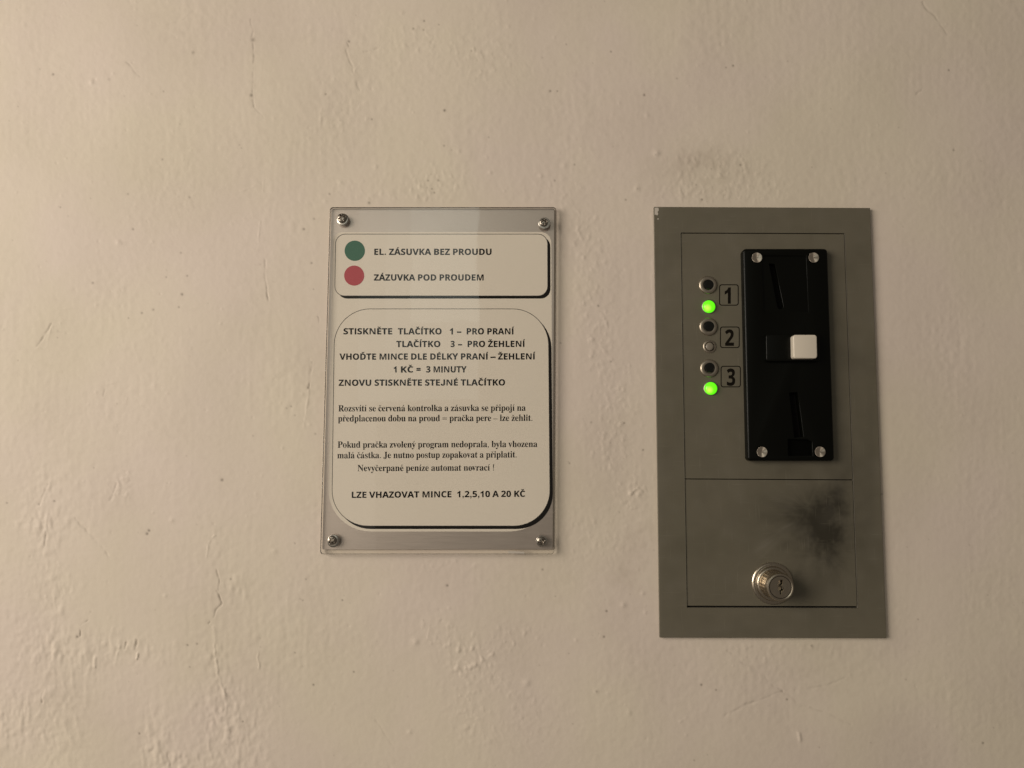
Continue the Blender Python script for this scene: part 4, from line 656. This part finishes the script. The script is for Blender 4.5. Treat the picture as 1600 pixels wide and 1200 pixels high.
def cross_warp(s, w, depth, rim):
    def f(x, z, h, a=s):
        u = x * math.cos(a) + z * math.sin(a); v = -x * math.sin(a) + z * math.cos(a)
        r = math.hypot(x, z)
        if r > rim: return h
        arm = min(abs(u), abs(v))
        k = max(0.0, min(1.0, (w - arm) / (w * .35)))
        k = max(k, max(0.0, min(1.0, (rim * .62 - r) / (rim * .2))) * .9)
        return h - depth * k * min(1, (rim - r) / (rim * .12))
    return f
def sign_screw(px, py, wx, wy, rh, rw, rot, label):
    r = rh * PXM
    prof = [(r, 0), (r, r * .16), (r * .97, r * .26)] + [(r * math.cos(a), r * .26 + r * .34 * math.sin(a)) for a in [math.radians(x) for x in (14, 22, 30, 37, 44, 50, 55, 60, 64, 68, 72, 76, 80, 84, 87)]] + [(0, r * .12)]
    # dense inner rings so that the recess is really cut
    s = lathe('screw', prof, px, py, 5.6 * MM, 4.9 * MM, sign, M['steel'], SR, 72, True, cross_warp(rot, r * .17, r * .42, r * .74))
    w = rw * PXM
    q = lathe('washer', [(r * .8, .0), (w, 0), (w, .35 * MM), (w * .93, .55 * MM), (r * .8, .60 * MM)], wx, wy, 4.8 * MM, 4.3 * MM, sign, M['washer'], SR, 56)
    q.parent = s; q.location = q.location - s.location
    return s
sign_screw(534.3, 340.8, 535.8, 342.9, 7.6, 9.6, .35, '')
sign_screw(849.6, 347.2, 850.6, 348.6, 6.6, 9.4, .2, '')
sign_screw(518.6, 844.3, 520.8, 845.4, 7.0, 9.6, .7, '')
sign_screw(846.0, 845.4, 846.6, 845.6, 7.0, 8.8, .3, '')
# ------------------------------------------------------------------ the coin panel
PR = at(1202, 660, 0)
panel = empty('coin_panel', PR)
tag(panel, 'grey metal coin panel with black coin unit, numbered buttons and keyed lower door', 'coin machine')
DF = 2.6 * MM            # front of the frame
def gridplate(name, q, d0, d1, step, holes=None, wear_or_light=None, parent=panel, mat=None):
    """plate over quad q = TL,TR,BR,BL (px, as seen at d1); one optional quad hole given in the same way"""
    mat = mat or M['grey']
    W = max(abs(q[1][0] - q[0][0]), 1); Hh = max(abs(q[3][1] - q[0][1]), 1)
    bm = bmesh.new(); PX = {}
    def lerp(q, u, v):
        a = (q[0][0] * (1 - u) + q[1][0] * u, q[0][1] * (1 - u) + q[1][1] * u); b = (q[3][0] * (1 - u) + q[2][0] * u, q[3][1] * (1 - u) + q[2][1] * u)
        return (a[0] * (1 - v) + b[0] * v, a[1] * (1 - v) + b[1] * v)
    def patch(qq):
        w = math.hypot(qq[1][0] - qq[0][0], qq[1][1] - qq[0][1]); h = math.hypot(qq[3][0] - qq[0][0], qq[3][1] - qq[0][1])
        nx = max(1, int(round(w / step))); ny = max(1, int(round(h / step)))
        g = []
        for j in range(ny + 1):
            row = []
            for i in range(nx + 1):
                p = lerp(qq, i / nx, j / ny); v = bm.verts.new(at(p[0], p[1], d1)); PX[v] = p; row.append(v)
            g.append(row)
        for j in range(ny):
            for i in range(nx): bm.faces.new((g[j][i], g[j + 1][i], g[j + 1][i + 1], g[j][i + 1]))
    if holes is None: patch(q)
    else:
        h = holes
        patch([q[0], q[1], h[1], h[0]]); patch([h[3], h[2], q[2], q[3]]); patch([q[0], h[0], h[3], q[3]]); patch([h[1], q[1], q[2], h[2]])
    # side walls, outer and (for a ring) inner
    WALLV = set()
    def walls(loop, lit_rim=False):
        n = len(loop)
        for i in range(n):
            a, b = loop[i], loop[(i + 1) % n]
            A, B = at(a[0], a[1], d1), at(b[0], b[1], d1)
            vs = [bm.verts.new(A), bm.verts.new(B), bm.verts.new((B.x, -d0, B.z)), bm.verts.new((A.x, -d0, A.z))]
            for v, p in zip(vs, (a, b, b, a)):
                PX[v] = p
                if lit_rim: WALLV.add(v)
            bm.faces.new(vs)
    walls(q)
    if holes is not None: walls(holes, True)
    bm.verts.index_update(); wi = [v.index for v in WALLV]; ps = [PX[v] for v in bm.verts]
    me = bpy.data.meshes.new(name); bm.to_mesh(me); bm.free()
    P = np.array(ps)
    ca = me.color_attributes.new('wear_or_light', 'FLOAT_COLOR', 'POINT'); rgba = np.zeros((len(ps), 4), np.float32); rgba[:, 3] = 1
    dirt, light = wear_field(P[:, 0], P[:, 1]); rgba[:, 0] = np.clip(dirt, 0, 1); rgba[:, 1] = np.clip(light, 0, 1)
    if wi: rgba[wi, 1] = 1  # inner walls of the opening coloured pale to stand in for caught light
    ca.data.foreach_set('color', rgba.ravel())
    return settle(link(name, me, parent, [mat]), PR)
NZ = rng.standard_normal((6, 720)); 
def ang_noise(th, k, s):
    f = np.fft.rfftfreq(720); r = np.fft.irfft(np.fft.rfft(NZ[k]) * np.exp(-2 * (math.pi * f * s) ** 2), 720); r /= r.std()
    return np.interp((th % (2 * math.pi)) * 720 / (2 * math.pi), np.arange(720), r)
SN = [field(256, 256, 5, 5), field(256, 256, 2.2, 2.2), field(256, 256, 12, 12), field(256, 256, 12, 1.6)]
def smp(k, x, y, sc_):
    return SN[k][(np.abs(y * sc_).astype(int)) % 256, (np.abs(x * sc_).astype(int)) % 256]
def wear_field(x, y):
    def bl(cx, cy, rx, ry, rot=0):
        a = math.radians(rot); u = (x - cx) * math.cos(a) + (y - cy) * math.sin(a); w = -(x - cx) * math.sin(a) + (y - cy) * math.cos(a)
        return np.exp(-(u / rx) ** 2 - (w / ry) ** 2)
    cx, cy = 1284, 828; dx, dy = x - cx, y - cy; r = np.hypot(dx, dy); th = np.arctan2(dy, dx) + .0022 * (r - 30)
    th2 = np.arctan2(y - 792, x - 1262) - .003 * r; th3 = np.arctan2(y - 868, x - 1292)
    ray = np.clip(.6 + .13 * ang_noise(th, 0, 9) + .10 * ang_noise(th, 1, 3.2) + .12 * ang_noise(th2, 3, 5) + .12 * ang_noise(th3, 4, 5) + .07 * smp(0, x, y, 1.2), .1, 1.4)
    ray = .6 + (ray - .6) * np.clip((r - 14) / 45, 0, 1)
    grain = 1 + .12 * smp(1, x, y, 1.2) + .12 * smp(0, x, y, 1.0)
    core = .60 * bl(1287, 842, 28, 46, 8) + .48 * bl(1270, 802, 42, 30, -25) + .26 * bl(1302, 775, 24, 34, 25) + .22 * bl(1308, 830, 26, 62)
    d = core * (.82 + .25 * ray) * grain + ray * np.exp(-((r / 62) ** 1.6)) * .26 + .24 * bl(1222, 797, 44, 15, 5) * (.6 + .6 * ray) + .16 * bl(1215, 812, 60, 24) * ray + .14 * ray * bl(1262, 828, 85, 80)
    d = d * .84 + .16 * bl(1262, 818, 85, 60, 25)
    d += .12 * bl(1322, 742, 14, 38, 28) + .10 * bl(1302, 900, 10, 40, -8) * ray
    d += .12 * bl(1300, 700, 30, 40) + .14 * bl(1352, 790, 14, 90) + .12 * bl(1362, 700, 9, 160) + .10 * bl(1310, 640, 16, 120) + .08 * bl(1330, 560, 20, 160) + .12 * bl(1240, 735, 60, 10)
    d += .04 * np.clip(smp(2, x, y, .8), 0, 3) + .02 * smp(0, x, y, .9) + .03
    lg = np.zeros_like(x)
    for (sx, sy, lx_, wd, rt, k) in ((1178, 862, 26, 2.2, -38, .22), (1196, 852, 24, 1.8, -36, .2), (1206, 838, 26, 1.6, -32, .2), (1160, 878, 20, 3.5, -42, .16), (1188, 872, 30, 1.6, -40, .15), (1220, 826, 20, 1.4, -24, .16),
                                     (1214, 846, 18, 1.3, -44, .13), (1232, 792, 30, 1.3, 6, .10), (1225, 804, 30, 1.2, 2, .10), (1240, 780, 24, 1.2, 16, .08), (1262, 864, 3, 18, 8, .10), (1272, 878, 2, 16, 2, .10), (1298, 880, 2, 15, -10, .08), (1185, 856, 46, 20, -38, .08)):
        lg += k * bl(sx, sy, lx_, wd, rt) * np.clip(.75 + .35 * smp(2, x, y, 1.6), 0, 1.5)
    lg += .12 * bl(1120, 985, 46, 7, -12) + .04 * np.clip(smp(0, x, y, .7), 0, 3) + .10 * np.exp(-((x - 1032) / 3.0) ** 2)
    # rubbed light specks along edges
    return d, lg
OUT = [(1022.2, 323.2), (1359.3, 325), (1385.2, 997.2), (1031.2, 996.2)]
INN = [(1063.4, 363.4), (1320.2, 364.4), (1340.6, 950.2), (1073.2, 949.4)]
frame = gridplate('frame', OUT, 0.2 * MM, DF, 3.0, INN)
def lx(y): return 1063.4 + (1073.2 - 1063.4) * (y - 363.4) / 586.0
def rx_(y): return 1320.2 + (1340.6 - 1320.2) * (y - 364.4) / 585.8
DU = DF - .5 * MM
GL_, GR_ = .9, 1.5
upper = gridplate('upper_plate', [(lx(364) + GL_, 364.9), (rx_(365) - GR_, 365.9), (rx_(749) - GR_, 749.2), (lx(747) + GL_, 747.7)], .4 * MM, DU, 2.6)
door = gridplate('lower_door', [(lx(749) + GL_, 749.0), (rx_(750) - GR_, 750.5), (rx_(947) - GR_, 947.2), (lx(947) + GL_, 946.4)], .4 * MM, DU, 1.6)
slab('inner_cavity', [[(lx(364) - 1, 361), (rx_(364) + 1, 362), (rx_(950) + 1, 952), (lx(950) - 1, 951)]], .22 * MM, .38 * MM, panel, M['dark'], PR)
# bare chip at the upper left corner of the frame
slab('paint_chip', [[(1023.0, 324.4), (1028.9, 324.6), (1029.2, 329), (1027.4, 331.2), (1028.6, 334.4), (1027, 336.8), (1024.8, 335.2), (1022.9, 335.8)]], DF, DF + .05 * MM, frame, M['chip'], PR)
slab('paint_chip', [circ(1028.2, 342.0, 1.1, 8)], DF, DF + .05 * MM, frame, M['chip'], PR)

# buttons, indicator lights and number boxes
def push_button(px, py, bxp, byp):
    rr = 14.2 * PXM
    b = lathe('push_button', [(rr, 0), (rr, .5 * MM), (rr * .96, .85 * MM), (rr * .88, 1.05 * MM), (rr * .72, 1.12 * MM), (rr * .60, 1.05 * MM), (rr * .57, .8 * MM), (rr * .56, .1 * MM)], px, py, DU + 1 * MM, DU, panel, M['bezel'], PR, 56)
    q = lathe('button_cap', [(rr * .55, -.1 * MM), (rr * .55, 1.0 * MM), (rr * .50, 1.35 * MM), (rr * .36, 1.45 * MM), (rr * .15, 1.40 * MM), (0, 1.38 * MM)], bxp, byp, DU + 1.8 * MM, DU, panel, M['button'], PR, 40)
    q.parent = b; q.location = q.location - b.location
    return b
push_button(1106.6, 445.0, 1108.2, 444.2)
push_button(1107.2, 510.2, 1109.0, 509.2)
push_button(1108.6, 575.4, 1109.8, 574.0)
def led(px, py, on):
    r = 10.0 * PXM
    if on:
        o = lathe('indicator_light', [(r, 0), (r, .9 * MM), (r * .95, 1.5 * MM), (r * .8, 2.1 * MM), (r * .6, 2.5 * MM), (r * .3, 2.75 * MM), (0, 2.8 * MM)], px, py, DU + 1.2 * MM, DU, panel, M['led'], PR, 40)
        o['label'] = 'lit green indicator light'
        q = lathe('bezel', [(r * 1.0, 0), (r * 1.14, 0), (r * 1.14, .25 * MM), (r * 1.02, .45 * MM)], px, py, DU + .3 * MM, DU, panel, M['bezel'], PR, 40)
    else:
        o = lathe('indicator_light', [(r * .60, 0), (r * .60, 1.1 * MM), (r * .52, 1.4 * MM), (r * .3, 1.55 * MM), (0, 1.6 * MM)], px, py, DU + 1.0 * MM, DU, panel, M['led_off'], PR, 32)
        o['label'] = 'unlit grey indicator light'
        q = lathe('bezel', [(r * 1.05, 0), (r * 1.02, .35 * MM), (r * .92, .6 * MM), (r * .78, .6 * MM), (r * .70, .3 * MM), (r * .66, .02 * MM)], px, py, DU + .5 * MM, DU, panel, M['bezel'], PR, 40)
    q.parent = o; q.location = q.location - o.location
led(1107.9, 478.8, True); led(1109.0, 541.4, False); led(1110.9, 606.8, True)
def number(box, digit, gx):
    x0, y0, x1, y1 = box
    p = flat('number_box', [rrect(x0, y0, x1, y1, 4, 5), rrect(x0 + 1.45, y0 + 1.45, x1 - 1.45, y1 - 1.45, 3, 5)], DU + .04 * MM, panel, M['mark_ink'], PR)
    g = SANS[digit][1]; xs = [q[0] for c in g for q in c]; a, b = min(xs), max(xs)
    cs = [[(gx[0] + (x - a) / (b - a) * (gx[1] - gx[0]), gx[3] - y / 716 * (gx[3] - gx[2])) for x, y in c] for c in g]
    flat('numeral', cs, DU + .05 * MM, p, M['mark_ink'], PR)
number((1123.6, 444.2, 1154.2, 477.6), '1', (1132.4, 1141.8, 449.4, 474.2))
number((1125.0, 510.2, 1155.8, 543.8), '2', (1132.8, 1146.8, 515.2, 540.0))
number((1126.0, 571.6, 1157.6, 605.2), '3', (1135.6, 1148.8, 576.4, 602.2))

# ---- coin unit
DS0, DS1 = DU, DU + 5.6 * MM
cs_out = rrect(1161.0, 388.2, 1293.4, 720.2, 5.5, 5, (0, 0, 10.8, 7.6))
inset = [(1190.5, 399.5), (1259.6, 399.5), (1263.4, 487.5), (1193.5, 487.5)]
slot_lo = [(1233.2, 613.6), (1246.6, 612.8), (1255.8, 682.6), (1241.2, 683.8)]
tray = [(1231.0, 686.0), (1262.0, 687.0), (1269.0, 691.0), (1269.8, 712.0), (1231.8, 712.0)]
unit = slab('coin_unit', [cs_out, inset, slot_lo, tray], DS0 + .6 * MM, DS1, panel, M['black'], PR, bevel=0.0)
bpy.data.objects.remove(unit)
# body: bevelled rim ring, then the recess floors behind
body = slab('coin_unit', [cs_out, inset[::-1], slot_lo[::-1], tray[::-1]], DS0, DS1, panel, M['black'], PR, bevel=.0)
cs_rim = body
bm = bmesh.new(); bm.from_mesh(body.data)
# chamfer the outer front edge
fy = min(v.co.y for v in bm.verts); ed = []
cen = Vector(at(1229, 554, DS1)) - PR
for ee in bm.edges:
    a, b = ee.verts
    if abs(a.co.y - fy) < 1e-7 and abs(b.co.y - fy) < 1e-7 and len(ee.link_faces) == 2:
        ns = [f.normal.y for f in ee.link_faces]
        if min(ns) < -.9 and max(ns) > -.5:
            ed.append(ee)
loops = {}
outer = []
for ee in ed:
    m = (ee.verts[0].co + ee.verts[1].co) / 2
    if abs(m.x - cen.x) > .0235 or m.z - cen.z > .0640 or m.z - cen.z < -.0645: outer.append(ee)
bmesh.ops.bevel(bm, geom=outer, offset=1.3 * MM, segments=4, profile=.5, affect='EDGES', clamp_overlap=False)
inner = [x for x in ed if x.is_valid and x not in outer]
bmesh.ops.bevel(bm, geom=inner, offset=.35 * MM, segments=2, profile=.5, affect='EDGES', clamp_overlap=True)
bm.to_mesh(body.data); bm.free()
body.data.polygons.foreach_set('use_smooth', [True] * len(body.data.polygons)); body.data.set_sharp_from_angle(angle=math.radians(40))
slot_up = [(1202.5, 411.5), (1211.2, 411.5), (1225.0, 478.5), (1222.5, 482.5), (1218.0, 482.5), (1215.5, 478.5)]
slab('coin_entry_plate', [[(x + dx, y + dy) for (x, y), (dx, dy) in zip(inset, ((-1, -1), (1, -1), (1, 1), (-1, 1)))], slot_up[::-1]], DS0 + 2 * MM, DS1 - .9 * MM, body, M['black'], PR, dref=DS1, bevel=.35 * MM)
slab('slot_interior', [[(1185, 395), (1268, 395), (1272, 716), (1188, 716)]], DS0 + .1 * MM, DS0 + .4 * MM, body, M['dark'], PR, dref=DS1)
slab('return_tray', [[(1229.5, 684.8), (1263.5, 685.6), (1271, 690), (1271.5, 713.5), (1230, 713.5)]], DS0 + 1 * MM, DS1 - 2.4 * MM, body, M['black_dull'], PR, dref=DS1)
# reject button block and its ivory key
blk = slab('button_housing', [rrect(1196.8, 522.0, 1280.6, 564.4, 4, 4, (0, 0, .8, .8))], DS1 - .05 * MM, DS1 + 3.2 * MM, body, M['black'], PR, bevel=.5 * MM, seg=2, dref=DS1 + 3.2 * MM)
key = slab('return_button', [rrect(1239.4, 523.0, 1276.6, 560.0, 4.2, 5, (0, 0, .8, .8))], DS1 + 3.0 * MM, DS1 + 8.4 * MM, body, M['white'], PR, bevel=.7 * MM, seg=3, dref=DS1 + 8.4 * MM, smooth=False)
key['label'] = 'ivory square coin return button'
for ob in (blk, key):
    ob.data.polygons.foreach_set('use_smooth', [True] * len(ob.data.polygons)); ob.data.set_sharp_from_angle(angle=math.radians(50))
for (sx_, sy_) in ((1182.4, 402.8), (1271.0, 402.8), (1190.4, 706.2), (1281.0, 706.0)):
    r = 8.0 * PXM
    lathe('screw', [(r * 1.16, -.05 * MM), (r * 1.12, .06 * MM), (r * 1.02, .02 * MM)], sx_, sy_, DS1, DS1, body, M['black_dull'], PR, 40)
    lathe('screw', [(r, -.5 * MM), (r, .14 * MM), (r * .96, .2 * MM), (r * .80, .10 * MM), (r * .5, -.12 * MM), (r * .22, -.30 * MM), (0, -.42 * MM)], sx_, sy_, DS1, DS1 + .5 * MM, body, M['turned'], PR, 64)

# ---- lock on the lower door
def lock():
    px, py = 1207.2, 911.6
    R = 31.6 * PXM
    base = lathe('lock', [(R, -.1 * MM), (R, .5 * MM), (R * .97, .95 * MM), (R * .90, 1.25 * MM), (R * .86, 1.15 * MM), (R * .83, 1.3 * MM), (R * .80, 2.3 * MM), (R * .76, 2.8 * MM), (R * .70, 3.0 * MM), (R * .66, 2.9 * MM), (R * .62, 2.7 * MM)], px, py, DU + .6 * MM, DU, door, M['nickel'], PR, 72)
    # ribbed barrel, tapering to the front ring
    r0 = R * .64; n = 96
    c = at(px, py, DU + .6 * MM)
    bm = bmesh.new(); rings = []
    for (rr, h, rib) in ((r0, 2.5 * MM, 0), (r0 * 1.0, 4.0 * MM, 1), (r0 * .99, 7.0 * MM, 1), (r0 * .98, 11.0 * MM, 1), (r0 * .97, 11.4 * MM, 0)):
        rings.append([bm.verts.new((c.x + (rr - (rib * .13 * MM if k % 4 < 2 else 0)) * math.cos(2 * math.pi * k / n), -(DU + h), c.z + (rr - (rib * .13 * MM if k % 4 < 2 else 0)) * math.sin(2 * math.pi * k / n))) for k in range(n)])
    for A, B in zip(rings, rings[1:]):
        for k in range(n): bm.faces.new((A[k], A[(k + 1) % n], B[(k + 1) % n], B[k]))
    bmesh.ops.recalc_face_normals(bm, faces=bm.faces); me = bpy.data.meshes.new('barrel'); bm.to_mesh(me); bm.free()
    # knurl joined into the same sub-part mesh as the ring in front
    r1 = 21.2 * PXM
    H0 = 11.2 * MM
    ringp = [(r0 * .9, H0), (r1 * .97, H0 + .1 * MM), (r1, H0 + .6 * MM), (r1 * .98, H0 + 2.6 * MM), (r1 * .93, H0 + 3.3 * MM), (r1 * .84, H0 + 3.5 * MM), (r1 * .78, H0 + 3.3 * MM), (r1 * .765, H0 + 2.6 * MM)]
    obs = []
    b1 = link('barrel', me, door, [M['nickel']]); settle(b1, PR)
    fr = lathe('front_ring', ringp, px, py, DU + .6 * MM, DU, door, M['nickel_dull'], PR, 64)
    rp = r1 * .74
    # plug face with a real keyway cut through it
    pc = at(px, py, DU + .6 * MM)
    def loc_circ(r, n=48): return [(r * math.cos(2 * math.pi * k / n), r * math.sin(2 * math.pi * k / n)) for k in range(n)]
    kw = [(-.55, 3.9), (.75, 3.9), (.75, 1.3), (.35, 1.0), (.35, .2), (.9, -.2), (.9, -1.9), (.35, -2.2), (.35, -3.9), (-.2, -3.9), (-.2, -2.0), (-.75, -1.5), (-.75, 1.8), (-.2, 2.3), (-.55, 2.8)]
    kw = [(x * MM * 2.1, y * MM * 1.12) for x, y in kw]
    S = 1000.0
    me = curve_mesh([[(x * S, -y * S) for x, y in loc_circ(rp)], [(x * S, -y * S) for x, y in kw]], .8 * MM * S, 0)
    for v in me.vertices: v.co = Vector((pc.x + v.co.x / S, -(DU + H0 + 2.3 * MM + v.co.z / S), pc.z + v.co.y / S))
    plug = link('lock_plug', me, door, [M['nickel_dull']]); settle(plug, PR)
    hole = box_m('keyway', Vector((pc.x + .0001, 0, pc.z)), 3 * MM, 9 * MM, DU + H0 - .5 * MM, DU + H0 - .2 * MM, door, M['dark'], PR)
    pin = lathe('keyway_dot', [(.55 * MM, 0), (.55 * MM, .2 * MM), (.35 * MM, .5 * MM), (0, .6 * MM)], px, py, DU + .6 * MM, DU + H0 + 3.0 * MM, door, M['washer'], PR, 20)  # small pale dome beside the keyway
    pin.location.x += 1.15 * MM; pin.location.z += -.5 * MM
    return base, [b1, fr, plug, hole, pin]
base, rest = lock()
# fold the barrel, ring, plug into the lock: one mesh with several materials (door > lock is the deepest level)
def join_into(target, objs, root_loc):
    bm = bmesh.new(); bm.from_mesh(target.data)
    mats = list(target.data.materials)
    for o in objs:
        m = o.data.materials[0]
        if m not in mats: mats.append(m)
        i0 = len(bm.faces); bm2 = o.data.copy(); bm2.transform(Matrix.Translation(o.location - target.location))
        k = mats.index(m); bm.from_mesh(bm2); bm.faces.ensure_lookup_table()
        for f in bm.faces[i0:]: f.material_index = k
        bpy.data.objects.remove(o)
    me = target.data; bm.to_mesh(me); bm.free(); me.materials.clear()
    for m in mats: me.materials.append(m)
    return target
join_into(base, rest, PR)
base['label'] = 'nickel cam lock with keyhole'
